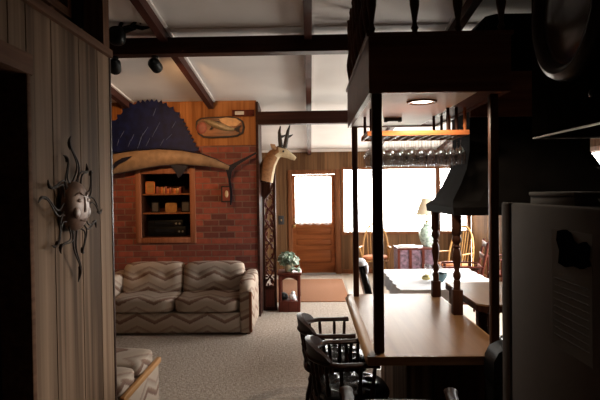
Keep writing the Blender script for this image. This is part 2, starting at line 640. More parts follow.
def tag(o, label, cat, group=None, kind=None):
    o['label'] = label
    o['category'] = cat
    if group:
        o['group'] = group
    if kind:
        o['kind'] = kind
    return o


def struct(o):
    o['kind'] = 'structure'
    return o


def dup(root, loc, rotz=0.0, label=None, scale=None):
    def cp(src, par):
        c = src.copy()
        COL.objects.link(c)
        c.parent = par
        for ch in src.children:
            cp(ch, c)
        return c
    r = cp(root, None)
    r.location = loc
    r.rotation_euler = (0, 0, rotz)
    if label:
        r['label'] = label
    if scale:
        r.scale = scale
    return r


def bx(name, m, x0, x1, y0, y1, z0, z1, parent=None, bev=0.0, loc=None):
    return MB().box(x0, x1, y0, y1, z0, z1, bev).done(name, m, parent, loc)


def ceil_z(y):
    return 2.54 + 0.109 * (YF - y)


# ================================================================== SETTING
Y0 = -1.6
struct(bx('floor', M['carpet'], XL, XR, Y0, YF, -0.08, 0.0))
bx('floor_covering', M['vinyl'], 0.62, XR, 5.2, YF, -0.004, 0.004)['kind'] = 'structure'

# sloped ceiling
mb = MB()
mb.prism([(XL - 0.1, Y0, ceil_z(Y0)), (XL - 0.1, YF + 0.15, ceil_z(YF + 0.15)), (XL - 0.1, YF + 0.15, ceil_z(YF + 0.15) + 0.12), (XL - 0.1, Y0, ceil_z(Y0) + 0.12)], (XR - XL + 0.2, 0, 0))
struct(mb.done('ceiling', M['ceil']))


def hole_wall(name, m, plane, p0, p1, a0, a1, z0, z1, holes, groove=None):
    """wall in the XZ plane (plane 'Y') or the YZ plane ('X'), from p0 to p1 thick, of upright boards, with rectangular openings"""
    mb = MB()
    cuts = sorted({a0, a1} | {h[0] for h in holes} | {h[1] for h in holes})
    for c0, c1 in zip(cuts, cuts[1:]):
        zs = [(z0, z1)]
        for h in holes:
            if h[0] <= c0 + 1e-6 and h[1] >= c1 - 1e-6:
                nz = []
                for q0, q1 in zs:
                    if h[2] > q0:
                        nz.append((q0, min(q1, h[2])))
                    if h[3] < q1:
                        nz.append((max(q0, h[3]), q1))
                zs = nz
        for q0, q1 in zs:
            if groove:
                a = c0
                while a < c1 - 1e-4:
                    k = math.floor((a + 1e-4) / groove) + 1
                    e = min(c1, k * groove)
                    if c1 - e < 0.02:
                        e = c1
                    g = 0.004
                    if plane == 'Y':
                        mb.box(a + g * 0.5, e - g * 0.5, p0, p1, q0, q1)
                    else:
                        mb.box(p0, p1, a + g * 0.5, e - g * 0.5, q0, q1)
                    a = e
                # backing behind the gaps between the boards
                t = 0.006
                if plane == 'Y':
                    mb.box(c0, c1, p0 + t, p1 - t, q0, q1)
                else:
                    mb.box(p0 + t, p1 - t, c0, c1, q0, q1)
            else:
                if plane == 'Y':
                    mb.box(c0, c1, p0, p1, q0, q1)
                else:
                    mb.box(p0, p1, c0, c1, q0, q1)
    return struct(mb.done(name, m))


DW = (-0.33, 0.42, 0.98, 2.0)     # whole door leaf hole is larger; see below
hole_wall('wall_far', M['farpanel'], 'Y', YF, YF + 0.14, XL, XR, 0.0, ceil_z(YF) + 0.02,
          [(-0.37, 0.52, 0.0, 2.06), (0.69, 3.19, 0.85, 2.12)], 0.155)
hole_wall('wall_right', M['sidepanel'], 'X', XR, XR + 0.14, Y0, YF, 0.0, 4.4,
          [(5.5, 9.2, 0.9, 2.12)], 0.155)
struct(bx('wall_back', M['darkwall'], XL, XR, Y0 - 0.12, Y0, 0, 4.4))
struct(bx('wall_outer', M['farpanel'], XL - 0.12, XL, Y0, YF, 0, 4.4))

# windows
def window(name, plane, p, a0, a1, z0, z1, mullions, m):
    mb = MB()
    f = 0.055
    def bar(b0, b1, c0, c1, d0=-0.02, d1=0.06):
        if plane == 'Y':
            mb.box(b0, b1, p + d0, p + d1, c0, c1)
        else:
            mb.box(p + d0, p + d1, b0, b1, c0, c1)
    bar(a0 - f, a1 + f, z1, z1 + f)
    bar(a0 - f, a1 + f, z0 - f, z0, -0.045)
    bar(a0 - f, a0, z0, z1)
    bar(a1, a1 + f, z0, z1)
    for u in mullions:
        bar(u - 0.045, u + 0.045, z0, z1)
    o = struct(mb.done(name, m))
    g = MB()
    if plane == 'Y':
        g.box(a0, a1, p + 0.09, p + 0.095, z0, z1)
    else:
        g.box(p + 0.09, p + 0.095, a0, a1, z0, z1)
    g.done('pane', M['pane'], o)
    return o


window('window_1', 'Y', YF, 0.69, 3.19, 0.85, 2.12, [2.60], M['doorcas'])
window('window_2', 'X', XR, 5.5, 9.2, 0.9, 2.12, [7.35], M['doorcas'])


def curtain(name, x0, x1, y, z0, z1, waves, label):
    mb = MB()
    n = int(waves * 8)
    top, bot = [], []
    for i in range(n + 1):
        x = x0 + (x1 - x0) * i / n
        top.append(mb.b.verts.new((x, y + 0.015 * math.sin(2 * PI * waves * i / n), z1)))
        bot.append(mb.b.verts.new((x, y + 0.022 * math.sin(2 * PI * waves * i / n + 0.4), z0)))
    for i in range(n):
        mb.b.faces.new((top[i], top[i + 1], bot[i + 1], bot[i]))
    o = mb.done(name, M['sheer'], None, ((x0 + x1) / 2, y, z0))
    return tag(o, label, 'curtain')


curtain('sheer_curtain', 0.70, 2.54, YF + 0.035, 0.87, 2.10, 16, 'sheer white curtain over the wide left part of the far window')
curtain('sheer_curtain', 2.66, 3.18, YF + 0.035, 0.87, 2.10, 5, 'narrow sheer white curtain at the far window beside the room corner')

# entrance door
dr = struct(bx('door_1', M['doorwood'], -0.36, 0.51, YF + 0.07, YF + 0.10, 0.02, 2.03)) if False else None
mb = MB()
zz = [(0.02, 0.22), (0.50, 0.58), (0.72, 0.80), (0.95, 1.06), (1.98, 2.03)]
for z0, z1 in zz:
    mb.box(-0.30, 0.43, YF + 0.02, YF + 0.06, z0, z1)
mb.box(-0.36, -0.30, YF + 0.02, YF + 0.06, 0.02, 2.03)
mb.box(0.43, 0.51, YF + 0.02, YF + 0.06, 0.02, 2.03)
mb.box(-0.301, 0.431, YF + 0.045, YF + 0.056, 0.1, 1.0)
for z0, z1 in ((0.24, 0.48), (0.595, 0.705), (0.815, 0.935)):
    mb.box(-0.275, 0.405, YF + 0.026, YF + 0.05, z0, z1, 0.016, 2)
door = struct(mb.done('door_1', M['doorwood']))
mb = MB()
mb.box(-0.30, 0.43, YF + 0.03, YF + 0.045, 1.50, 1.52)
mb.box(0.055, 0.075, YF + 0.03, YF + 0.045, 1.06, 1.98)
mb.done('glazing_bar', M['doorwood'], door)
bx('pane', M['pane'], -0.30, 0.43, YF + 0.05, YF + 0.054, 1.06, 1.98, door)
mb = MB()
n = 60
tp, bt = [], []
for i in range(n + 1):
    x = -0.31 + 0.75 * i / n
    tp.append(mb.b.verts.new((x, YF + 0.004 + 0.006 * math.sin(i * 0.9), 2.0)))
    bt.append(mb.b.verts.new((x, YF + 0.004 + 0.008 * math.sin(i * 0.9 + 0.3), 1.01 + 0.01 * math.sin(i * 0.45))))
for i in range(n):
    mb.b.faces.new((tp[i], tp[i + 1], bt[i + 1], bt[i]))
mb.done('door_curtain', M['sheer'], door)
mb = MB()
mb.lathe([(0.028, 0.0), (0.028, -0.008), (0.012, -0.012), (0.012, -0.04), (0.03, -0.05), (0.034, -0.07), (0.022, -0.085)], (-0.33, YF + 0.02, 0.98), 14, 'Y')
mb.lathe([(0.022, 0.0), (0.022, -0.012)], (-0.33, YF + 0.02, 1.12), 12, 'Y')
mb.done('door_knob', M['brass'], door)
mb = MB()
mb.box(-0.45, -0.36, YF - 0.03, YF + 0.10, 0.0, 2.13, 0.008)
mb.box(0.51, 0.62, YF - 0.03, YF + 0.10, 0.0, 2.13, 0.008)
mb.box(-0.36, 0.51, YF - 0.03, YF + 0.10, 2.035, 2.13, 0.008)
struct(mb.done('trim_1', M['doorcas']))
struct(bx('trim_2', M['metaltrim'], -0.36, 0.51, YF - 0.06, YF + 0.12, 0.0, 0.018))
struct(bx('baseboard_far', M['doorcas'], 0.62, XR, YF - 0.015, YF, 0.0, 0.09))
struct(bx('baseboard_far_left', M['doorcas'], XL, -0.45, YF - 0.015, YF, 0.0, 0.09))
struct(bx('baseboard_right', M['doorcas'], XR - 0.015, XR, 3.0, YF - 0.015, 0.0, 0.09))

# brick fireplace wall with a niche
YB = 7.48
BX1 = -0.72
NX0, NX1, NZ0, NZ1 = -2.31, -1.63, 1.09, 1.97
mb = MB()
mb.box(XL, NX0, YB, YB + 0.5, 0, 2.34)
mb.box(NX1, BX1, YB, YB + 0.5, 0, 2.34)
mb.box(NX0, NX1, YB, YB + 0.5, 0, NZ0)
mb.box(NX0, NX1, YB, YB + 0.5, NZ1, 2.34)
mb.box(NX0, NX1, YB + 0.40, YB + 0.5, NZ0, NZ1)
struct(mb.done('wall_brick', M['brick']))
hole_wall('wall_brick_upper', M['pine'], 'Y', YB + 0.01, YB + 0.5, XL, BX1, 2.34, ceil_z(YB) + 0.02, [], 0.16)
struct(bx('trim_3', M['beam'], BX1 - 0.005, BX1 + 0.03, YB - 0.012, YB + 0.5, 0.0, ceil_z(YB) - 0.02))

# ceiling beams
def rafter(n, x, y0, y1, wd=0.07, dp=0.11):
    mb = MB()
    a, b = ceil_z(y0), ceil_z(y1)
    mb.prism([(x - wd / 2, y0, a + 0.01), (x - wd / 2, y1, b + 0.01), (x - wd / 2, y1, b - dp), (x - wd / 2, y0, a - dp)], (wd, 0, 0))
    struct(mb.done('trim_%d' % n, M['rafter']))
    mb = MB()
    for s in (-1, 1):
        xx = x + s * (wd / 2 + 0.012)
        mb.prism([(xx - 0.012, y0, a + 0.01), (xx - 0.012, y1, b + 0.01), (xx - 0.012, y1, b - 0.02), (xx - 0.012, y0, a - 0.02)], (0.024, 0, 0))
    struct(mb.done('trim_%d' % (n + 1), M['whitetrim']))


for k, x in enumerate((-2.44, -1.33, 0.0, 1.33)):
    rafter(10 + 2 * k, x, 2.6, YF if x > -0.7 else YB)
rafter(18, 2.6, 2.6, YF)
for n, y, z0, z1 in ((30, 5.15, 2.995, 3.145), (32, 7.50, 2.615, 2.785)):
    x0 = -4.2 if n == 30 else BX1 + 0.03
    struct(bx('trim_%d' % n, M['beam'], x0, XR, y - 0.07, y + 0.07, z0, z1))
    if n == 30:
        mb = MB()
        mb.prism([(XL, y - 0.115, ceil_z(y - 0.115) + 0.005), (XL, y - 0.06, ceil_z(y - 0.06) + 0.005), (XL, y - 0.06, ceil_z(y - 0.06) - 0.012), (XL, y - 0.115, ceil_z(y - 0.115) - 0.012)], (XR - XL, 0, 0))
        struct(mb.done('trim_31', M['whitetrim']))
struct(bx('trim_34', M['whitetrim'], XL, XR, YF - 0.06, YF, ceil_z(YF) - 0.05, ceil_z(YF) + 0.005))

# left partition with doorway and open top
WX = -1.2
mb = MB()
g = 0.009
edges = [2.33, 2.56, 2.87, 3.12, 3.305]
for a, b in zip(edges, edges[1:]):
    mb.box(WX - 0.1, WX, a + g / 2, b - g / 2, 0, 2.53)
mb.box(WX - 0.09, WX - 0.03, 2.33, 3.30, 0, 2.53)
for a, b in ((-0.2, 0.1), (0.1, 0.4), (0.4, 0.7), (0.7, 1.0), (1.0, 1.4)):
    mb.box(WX - 0.1, WX, a + g / 2, b - g / 2, 0, 2.53)
for a, b in ((1.4, 1.66), (1.66, 1.92), (1.92, 2.19), (2.19, 2.33)):
    mb.box(WX - 0.1, WX, a + g / 2, b - g / 2, 2.25, 2.53)
mb.box(WX - 0.1, WX, Y0, -0.2, 0, 2.53)
struct(mb.done('wall_left', M['leftpanel']))
mb = MB()
mb.box(WX - 0.12, WX + 0.022, 1.32, 2.35, 2.225, 2.315, 0.006)
mb.box(WX - 0.12, WX + 0.016, 2.30, 2.335, 0, 2.24, 0.004)
mb.box(WX - 0.12, WX + 0.016, 1.36, 1.40, 0, 2.24, 0.004)
struct(mb.done('door_2', M['lefttrim']))
struct(bx('trim_40', M['lefttrim'], WX - 0.13, WX + 0.025, Y0, 3.31, 2.53, 2.575, bev=0.006))
struct(bx('trim_41', M['lefttrimz'], WX - 0.11, WX + 0.005, 3.21, 3.305, 2.575, ceil_z(3.3)))
struct(bx('trim_42', M['dkwood'], WX - 0.11, WX + 0.004, 3.305, 3.325, 0.0, 2.53))
mb = MB()
mb.box(WX - 0.20, WX - 0.14, 1.6, 3.12, 2.71, 2.755)
mb.box(WX - 0.20, WX - 0.14, 3.07, 3.12, 2.755, ceil_z(3.1))
mb.box(WX - 0.19, WX - 0.15, 2.88, 2.93, 2.575, 2.71)
mb.box(WX - 0.19, WX - 0.15, 2.2, 2.25, 2.575, 2.71)
struct(mb.done('trim_43', M['lefttrim']))
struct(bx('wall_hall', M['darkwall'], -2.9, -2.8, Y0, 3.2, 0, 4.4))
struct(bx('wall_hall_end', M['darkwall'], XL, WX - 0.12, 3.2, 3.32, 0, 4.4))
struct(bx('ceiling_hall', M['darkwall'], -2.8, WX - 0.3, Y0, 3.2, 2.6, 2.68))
# partition behind the refrigerator
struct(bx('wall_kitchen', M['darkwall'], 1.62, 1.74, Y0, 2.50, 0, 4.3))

# ================================================================== SOFA
def sofa():
    t = thing('sofa', 'two-seat sofa in beige and brown zigzag upholstery against the brick wall', 'sofa', (-1.66, 6.95, 0))
    xa, xb = -2.43, -0.865
    MB().box(xa - 0.02, xb + 0.02, 6.50, 7.36, 0.03, 0.27, 0.02).done('base', M['chev'], t)
    MB().superbox((-1.648, 7.28, 0.46), (0.80, 0.12, 0.26), 6, 8).done('back_frame', M['chev'], t)
    xm = (xa + xb) / 2
    for a, b in ((xa, xm), (xm, xb)):
        def seatfn(p):
            return Vector((p.x, p.y, p.z * (1.0 - 0.12 * (p.x ** 4)) if p.z > 0 else p.z))
        MB().superbox(((a + b) / 2, 6.84, 0.365), ((b - a) / 2 - 0.003, 0.37, 0.095), 7, 11, seatfn).done('seat_cushion', M['chev'], t)

        def backfn(p, h=(b - a) / 2):
            d = 0.0
            if p.y < 0:
                for tx in (-0.45, 0.45):
                    d += 0.35 * math.exp(-(((p.x - tx) / 0.16) ** 2 + ((p.z - 0.25) / 0.22) ** 2))
            return Vector((p.x, p.y * (1 - d) - 0.55 * p.z * 0.35, p.z))
        q = MB().superbox(((a + b) / 2, 7.12, 0.60), ((b - a) / 2 - 0.003, 0.13, 0.20), 6.5, 13, lambda p: Vector((p.x, p.y * 1.0 + p.z * 0.45 - (0.0 if p.y > 0 else -0.30 * sum(math.exp(-(((p.x - tx) / 0.18) ** 2 + ((p.z - 0.2) / 0.25) ** 2)) for tx in (-0.45, 0.45))), p.z)))
        q.done('back_cushion', M['chev'], t)
    for s, x0, x1 in ((-1, xa - 0.17, xa), (1, xb, xb + 0.17)):
        mb = MB()
        mb.box(x0 + 0.01, x1 - 0.01, 6.50, 7.38, 0.02, 0.56, 0.03, 3)
        # padded roll that climbs towards the back
        mb.superbox(((x0 + x1) / 2, 6.92, 0.575), (0.095, 0.45, 0.095), 3.2, 9, lambda p: Vector((p.x, p.y, p.z + 0.45 * max(0, p.y) ** 2)))
        ar = mb.done('arm', M['chevy'] if s > 0 else M['chev'], t)
        xs = x1 - 0.045 if s > 0 else x0 + 0.01
        bx('wood_strip', M['stripred'], xs, xs + 0.035, 6.485, 6.505, 0.04, 0.52, ar, 0.004)['label'] = 'red-brown wooden strip down the arm front'
    for x in (xa - 0.1, xb + 0.1):
        for y in (6.58, 7.3):
            MB().lathe([(0.03, 0.0), (0.035, 0.035)], (x, y, 0), 10).done('foot', M['dkwood'], t)


sofa()


def near_sofa():
    t = thing('sofa', 'end of a second zigzag-upholstered sofa with a honey wood strip, past the left wall', 'sofa', (-1.7, 3.95, 0))
    x0, x1 = -2.6, -1.195
    MB().box(x0, x1, 3.42, 4.25, 0.03, 0.40, 0.015).done('base', M['chevy'], t)
    MB().box(x1 - 0.02, x1 + 0.012, 3.41, 4.27, 0.385, 0.43, 0.008).done('wood_strip', M['striphoney'], t)['label'] = 'honey-coloured wooden strip along the side'
    for a, b in ((3.42, 3.80), (3.80, 4.25)):
        MB().superbox(((x0 + x1) / 2 - 0.02, (a + b) / 2, 0.455), ((x1 - x0) / 2 - 0.005, (b - a) / 2 - 0.003, 0.06), 8, 11).done('cushion', M['chevy'], t)


near_sofa()

# ================================================================== NICHE AND ITS CONTENTS
t = thing('bookcase', 'built-in wooden bookcase with two shelves set into the brick wall', 'bookcase', (-1.97, YB, 1.05))
fr = MB()
fw = 0.07
fr.box(NX0 - fw, NX0 + 0.005, YB - 0.03, YB + 0.02, NZ0 - fw, NZ1 + fw, 0.006)
fr.box(NX1 - 0.005, NX1 + fw, YB - 0.03, YB + 0.02, NZ0 - fw, NZ1 + fw, 0.006)
fr.box(NX0, NX1, YB - 0.03, YB + 0.02, NZ1 - 0.005, NZ1 + fw, 0.006)
fr.box(NX0, NX1, YB - 0.03, YB + 0.02, NZ0 - fw, NZ0 + 0.005, 0.006)
fr.done('frame', M['stripred'], t)
ln = MB()
ln.box(NX0 + 0.001, NX0 + 0.015, YB + 0.02, YB + 0.39, NZ0, NZ1)
ln.box(NX1 - 0.015, NX1 - 0.001, YB + 0.02, YB + 0.39, NZ0, NZ1)
ln.box(NX0, NX1, YB + 0.385, YB + 0.399, NZ0, NZ1)
ln.box(NX0, NX1, YB + 0.02, YB + 0.39, NZ0 + 0.001, NZ0 + 0.015)
ln.done('lining', M['dkwood'], t)
SZ = (1.435, 1.695)
for z in SZ:
    bx('shelf', M['doorcas'], NX0 + 0.015, NX1 - 0.015, YB + 0.03, YB + 0.38, z - 0.02, z, t)


def frame_pic(x0, x1, y, z0, h, m, pm, label, tilt=0.0):
    t = thing('picture_frame', label, 'picture frame', ((x0 + x1) / 2, y, z0))
    mb = MB()
    e = 0.014
    mb.box(x0, x1, y, y + 0.015, z0, z0 + e).box(x0, x1, y, y + 0.015, z0 + h - e, z0 + h)
    mb.box(x0, x0 + e, y, y + 0.015, z0, z0 + h).box(x1 - e, x1, y, y + 0.015, z0, z0 + h)
    mb.done('frame', m, t)
    bx('picture', pm, x0 + e, x1 - e, y + 0.006, y + 0.012, z0 + e, z0 + h - e, t)
    bx('stand', m, (x0 + x1) / 2 - 0.01, (x0 + x1) / 2 + 0.01, y + 0.015, y + 0.07, z0, z0 + h * 0.5, t)


z1 = SZ[1]
frame_pic(-2.27, -2.14, YB + 0.08, z1, 0.17, M['copperwood'], M['gold'], 'copper-coloured picture frame at the left end of the top niche shelf')
cols = [M['redpaint'], M['plaque'], M['copperwood'], M['gold'], M['redpaint'], M['copperwood']]
x = -2.12
for k in range(11):
    wd = random.choice((0.028, 0.034, 0.04))
    h = random.uniform(0.07, 0.10)
    o = bx('book', cols[k % 6], x, x + wd - 0.002, YB + 0.06, YB + 0.2, z1, z1 + h, None, 0.003, ((x + wd / 2), YB + 0.13, z1))
    tag(o, 'small reddish book in the row on the top niche shelf', 'book', 'books on the top niche shelf')
    x += wd
z1 = SZ[0]
frame_pic(-2.20, -2.09, YB + 0.10, z1, 0.15, M['black'], M['darkwall'], 'dark picture frame on the left of the middle niche shelf')
frame_pic(-2.00, -1.84, YB + 0.08, z1, 0.13, M['gold'], M['gold'], 'small golden picture frame in the centre of the middle niche shelf')
frame_pic(-1.79, -1.67, YB + 0.12, z1, 0.15, M['black'], M['darkwall'], 'dark picture frame on the right of the middle niche shelf')
zb = NZ0 + 0.015
for nm, x0, x1, z0, h, lab in (('stereo_receiver', -2.24, -1.72, zb, 0.13, 'wide black stereo receiver at the bottom of the wall niche'),
                             ('video_recorder', -2.24, -1.76, zb + 0.13, 0.09, 'flat black video recorder stacked on the receiver in the niche')):
    t = thing(nm, lab, 'stereo', ((x0 + x1) / 2, YB + 0.2, z0))
    bx('case', M['black'], x0, x1, YB + 0.07, YB + 0.34, z0, z0 + h, t, 0.004)
    bx('display', M['screenglass'], x0 + 0.1, x1 - 0.14, YB + 0.064, YB + 0.07, z0 + h * 0.45, z0 + h * 0.8, t)
    for kx in (x1 - 0.09, x1 - 0.04):
        MB().lathe([(0.014, 0), (0.013, -0.016)], (kx, YB + 0.07, z0 + h * 0.5), 10, 'Y').done('knob', M['metaltrim'], t)

# ================================================================== WALL TROPHIES
def sailfish():
    YS = YB - 0.12
    t = thing('mounted_sailfish', 'large mounted sailfish with tall navy dorsal sail on the brick wall', 'mounted fish', tuple(w(160, 160, YS)))
    # centre line and half heights measured along the fish; the head runs on behind the partition
    cen = [(20, 176, 0.6), (45, 173, 1.6), (64, 171, 4), (82, 168, 8), (96, 166, 11), (112, 164, 11), (135, 160, 10.5), (160, 157, 9), (180, 157, 7.6), (200, 159.5, 6.5), (215, 163, 4.5), (229, 168, 2.4)]
    secs = []
    for i, (px, py, hh) in enumerate(cen):
        c = w(px, py, YS)
        a = w(*cen[max(0, i - 1)][:2], YS)
        b = w(*cen[min(len(cen) - 1, i + 1)][:2], YS)
        tg = (b - a).normalized()
        up = Vector((-tg.z, 0, tg.x))
        s_ = hh / 74.0
        secs.append((c, up * s_, Vector((0, min(0.10, s_ * 0.62 + 0.004), 0))))
    mb = MB()
    mb.loft(secs, 20)
    mb.b.normal_update()
    bmesh.ops.recalc_face_normals(mb.b, faces=mb.b.faces)
    mb.b.normal_update()
    for f in mb.b.faces:
        c = f.calc_center_median()
        f.material_index = 1 if f.normal.z > 0.62 or c.x < w(70, 170, YS).x else (1 if f.normal.z < -0.8 else 0)
    mb.done('body', [M['fishtan'], M['fishback']], t)
    # sail
    top = [(92, 150), (97, 138), (104, 129), (111, 124), (117, 118), (122, 112), (128, 106), (136, 103), (145, 101.5), (154, 101), (163, 103), (170, 107), (176, 111.5), (181, 118), (185, 126), (189, 134), (193, 142), (198, 151)]
    pts = []
    for (a, b), (c, d) in zip(top, top[1:]):
        k = max(2, int(math.hypot(c - a, d - b) / 2.2))
        for j in range(k):
            u = j / k
            o = 2.4 if (j % 2) else -0.6
            nx, ny = (d - b), -(c - a)
            L = math.hypot(nx, ny)
            pts.append((a + (c - a) * u + nx / L * o, b + (d - b) * u + ny / L * o))
    pts.append(top[-1])
    poly = [w(a, b, YS - 0.006) for a, b in pts] + [w(a, b, YS - 0.006) for a, b in ((185, 153), (165, 151), (140, 153), (115, 156), (95, 158))]
    mb = MB()
    mb.prism(poly, (0, 0.012, 0))
    fin = mb.done('dorsal_fin', M['navy'], t, smooth=False)
    mb = MB()
    for a, b, c, d in ((120, 138, 124, 131), (131, 141, 134, 134), (140, 139, 148, 127), (152, 137, 160, 122), (153, 116, 156, 108), (137, 150, 143, 133), (166, 140, 172, 134), (128, 147, 131, 139), (172, 128, 176, 121), (117, 146, 119, 139), (146, 146, 150, 138), (160, 146, 164, 139)):
        MB().tube([w(a, b, YS - 0.009), w((a + c) / 2, (b + d) / 2, YS - 0.012), w(c, d, YS - 0.009)], [0.002, 0.0045, 0.002], 6).done('streak', M['streak'], fin)
    # fins
    for nm, pl in (('tail_fin', [(228, 166), (234, 163), (244, 158), (256, 152), (256.5, 153.6), (248, 158.8), (238, 165), (232, 171), (230.5, 180), (232.5, 193), (231.5, 205), (230, 205), (229.8, 192), (228, 179), (226, 170)]),
                   ('pectoral_fin', [(111, 167), (115, 162), (122, 158), (132, 156), (127, 160), (119, 164), (113, 169)]),
                   ('anal_fin', [(170, 165), (178, 165), (188, 165.5), (185, 170), (181, 176), (178, 178), (175, 171)])):
        yy = YS - (0.108 if nm == 'pectoral_fin' else 0.007)
        mb = MB()
        mb.prism([w(a, b, yy) for a, b in pl], (0, 0.014, 0))
        mb.done(nm, M['fishback'], t, smooth=False)
    MB().ball(w(86, 165, YS - 0.07), 0.022).done('eye', M['black'], t)
    c = w(130, 160, YS)
    MB().box(c.x - 0.06, c.x + 0.06, YS + 0.05, YB, c.z - 0.05, c.z + 0.05).done('bracket', M['dkwood'], t)


sailfish()


def trout_plaque():
    yy = YB - 0.025
    t = thing('fish_plaque', 'dark-edged varnished plaque with a trout, upper right of the sailfish sail', 'plaque', tuple(w(220, 127, yy)))
    out = [(196, 121), (200, 118), (208, 117), (220, 116.5), (230, 116), (238, 117.5), (243, 121), (244.5, 127), (243, 133), (237, 136.5), (225, 137.5), (212, 138), (203, 137.5), (198, 134), (195.5, 128)]
    mb = MB()
    mb.prism([w(a, b, yy) for a, b in out], (0, 0.04, 0))
    mb.done('board_edge', M['bark'], t)
    cx, cy = 220, 127
    mb = MB()
    mb.prism([w(cx + (a - cx) * 0.93, cy + (b - cy) * 0.86, yy - 0.006) for a, b in out], (0, 0.01, 0))
    mb.done('board', M['plaque'], t)
    mb = MB()
    mb.prism([w(a, b, yy - 0.009) for a, b in ((219, 119), (226, 117.5), (236, 118.5), (241, 122), (236, 126), (228, 126), (221, 122))], (0, 0.005, 0))
    mb.done('pale_patch', M['gold'], t, smooth=False)
    MB().ball(w(202, 128, yy - 0.002), 0.085, (0.9, 0.12, 1.0)).done('red_patch', M['redpaint'], t)
    cen = [(204, 120, 0.6), (208, 121.5, 2.0), (214, 124, 3.0), (221, 126.5, 3.2), (228, 128.5, 2.4), (234, 129.5, 1.2)]
    secs = []
    for i, (px, py, hh) in enumerate(cen):
        a, b = w(*cen[max(0, i - 1)][:2], yy), w(*cen[min(len(cen) - 1, i + 1)][:2], yy)
        tg = (b - a).normalized()
        secs.append((w(px, py, yy - 0.03), Vector((-tg.z, 0, tg.x)) * (hh / 73), Vector((0, hh / 73 * 0.5, 0))))
    mb = MB()
    mb.loft(secs, 12)
    fb = mb.done('trout', M['trout'], t)
    for nm, pl, dy in (('tail_fin', ((233, 129), (241, 125), (239, 130), (241, 134)), 0.032), ('belly_fin', ((212, 126), (209, 130), (213, 129)), 0.03), ('back_fin', ((214, 121), (222, 123), (219, 121)), 0.03)):
        MB().prism([w(a, b, yy - dy) for a, b in pl], (0, 0.008, 0)).done(nm, M['bark'], fb, smooth=False)


trout_plaque()
yy = YB - 0.02
t = thing('wall_sign', 'small dark wooden sign with a pale strip above the trout plaque', 'sign', tuple(w(240, 113, yy)))
a, b = w(232, 110, yy), w(254, 116, yy)
bx('board', M['redwood'], a.x, b.x, yy, yy + 0.03, b.z, a.z, t, 0.006)
a, b = w(235, 111.3, yy), w(244, 114.6, yy)
bx('strip', M['news'], a.x, b.x, yy - 0.004, yy + 0.001, b.z, a.z, t)
yy = YB - 0.03
t = thing('wall_ornament', 'small framed red ornament hanging on bricks below the sailfish tail', 'ornament', tuple(w(226, 201, yy)))
a, b = w(221, 186, yy), w(232, 202, yy)
mb = MB()
e = 0.018
mb.box(a.x, b.x, yy, yy + 0.03, b.z, b.z + e).box(a.x, b.x, yy, yy + 0.03, a.z - e, a.z)
mb.box(a.x, a.x + e, yy, yy + 0.03, b.z, a.z).box(b.x - e, b.x, yy, yy + 0.03, b.z, a.z)
mb.done('frame', M['bark'], t)
bx('picture', M['redpaint'], a.x + e, b.x - e, yy + 0.008, yy + 0.03, b.z + e, a.z - e, t)
MB().ball(((a.x + b.x) / 2, yy + 0.005, (a.z + b.z) / 2), 0.035, (0.7, 0.2, 1.4)).done('figure', M['cream'], t)


def pronghorn():
    YP = 7.66
    t = thing('pronghorn_mount', 'mounted pronghorn head with black horns facing right above the carved screen', 'mounted head', tuple(w(266, 182, YP)))
    cen = [(264, 181, 9), (266, 172, 8.5), (269, 163, 7.4), (274, 155, 6.2), (279, 151.5, 5.8), (284, 152.5, 5.0), (289, 155.2, 3.5), (293, 157.5, 2.8), (295.5, 159, 1.8)]
    secs = []
    for i, (px, py, hh) in enumerate(cen):
        a, b = w(*cen[max(0, i - 1)][:2], YP), w(*cen[min(len(cen) - 1, i + 1)][:2], YP)
        tg = (b - a).normalized()
        secs.append((w(px, py, YP), Vector((-tg.z, 0, tg.x)) * (hh / 71.5), Vector((0, hh / 71.5 * 0.72, 0))))
    mb = MB()
    mb.loft(secs, 18)
    bmesh.ops.recalc_face_normals(mb.b, faces=mb.b.faces)
    mb.b.normal_update()
    xk = w(277, 150, YP).x
    for f in mb.b.faces:
        c = f.calc_center_median()
        n = f.normal
        if c.x > xk:
            f.material_index = 1 if n.z < 0.72 else 2
        else:
            f.material_index = 1 if n.x - 0.55 * n.z > 0.66 else 0
    mb.done('head', [M['tanfur'], M['cream'], M['bark']], t)
    for s, pts in ((-1, [(281, 147), (280, 139), (279.3, 132), (280.5, 126)]), (1, [(285, 147.5), (286.5, 139), (288, 131), (290, 125)])):
        P = [w(a, b, YP + s * -0.05) for a, b in pts]
        mb = MB()
        mb.tube(P, [0.034, 0.030, 0.022, 0.007], 10)
        q = w(pts[1][0] + 0.5, pts[1][1] - 2, YP - s * 0.05)
        e = w(pts[1][0] + 6.5, pts[1][1] - 4.5, YP - s * 0.05)
        mb.tube([q, (q + e) / 2 + Vector((0, 0, -0.006)), e], [0.024, 0.016, 0.004], 8)
        mb.done('horn', M['horn'], t)
    for s in (-1, 1):
        c = w(276, 149, YP - s * 0.085)
        e = w(270.5, 144, YP - s * 0.15)
        mb = MB()
        mb.loft([(c, (0.012, 0, 0.012), (0, 0.01, 0)), ((c + e) / 2, (0.025, 0, 0.03), (0, 0.008, 0.0)), (e, (0.003, 0, 0.003), (0, 0.003, 0))], 10)
        mb.done('ear', M['tanfur'], t)
        MB().ball(w(283.3, 151.3, YP - s * 0.060), 0.015).done('eye', M['black'], t)
    c = w(262, 178, YP)
    mb = MB()
    mb.prism([w(a, b, YP + 0.15) for a, b in ((258.5, 164), (270, 164), (271, 192), (264.5, 200), (258, 192))], (0, 0.03, 0))
    mb.box(c.x - 0.06, c.x + 0.06, YP + 0.06, YP + 0.16, c.z - 0.06, c.z + 0.06)
    mb.done('shield', M['dkwood'], t)


pronghorn()

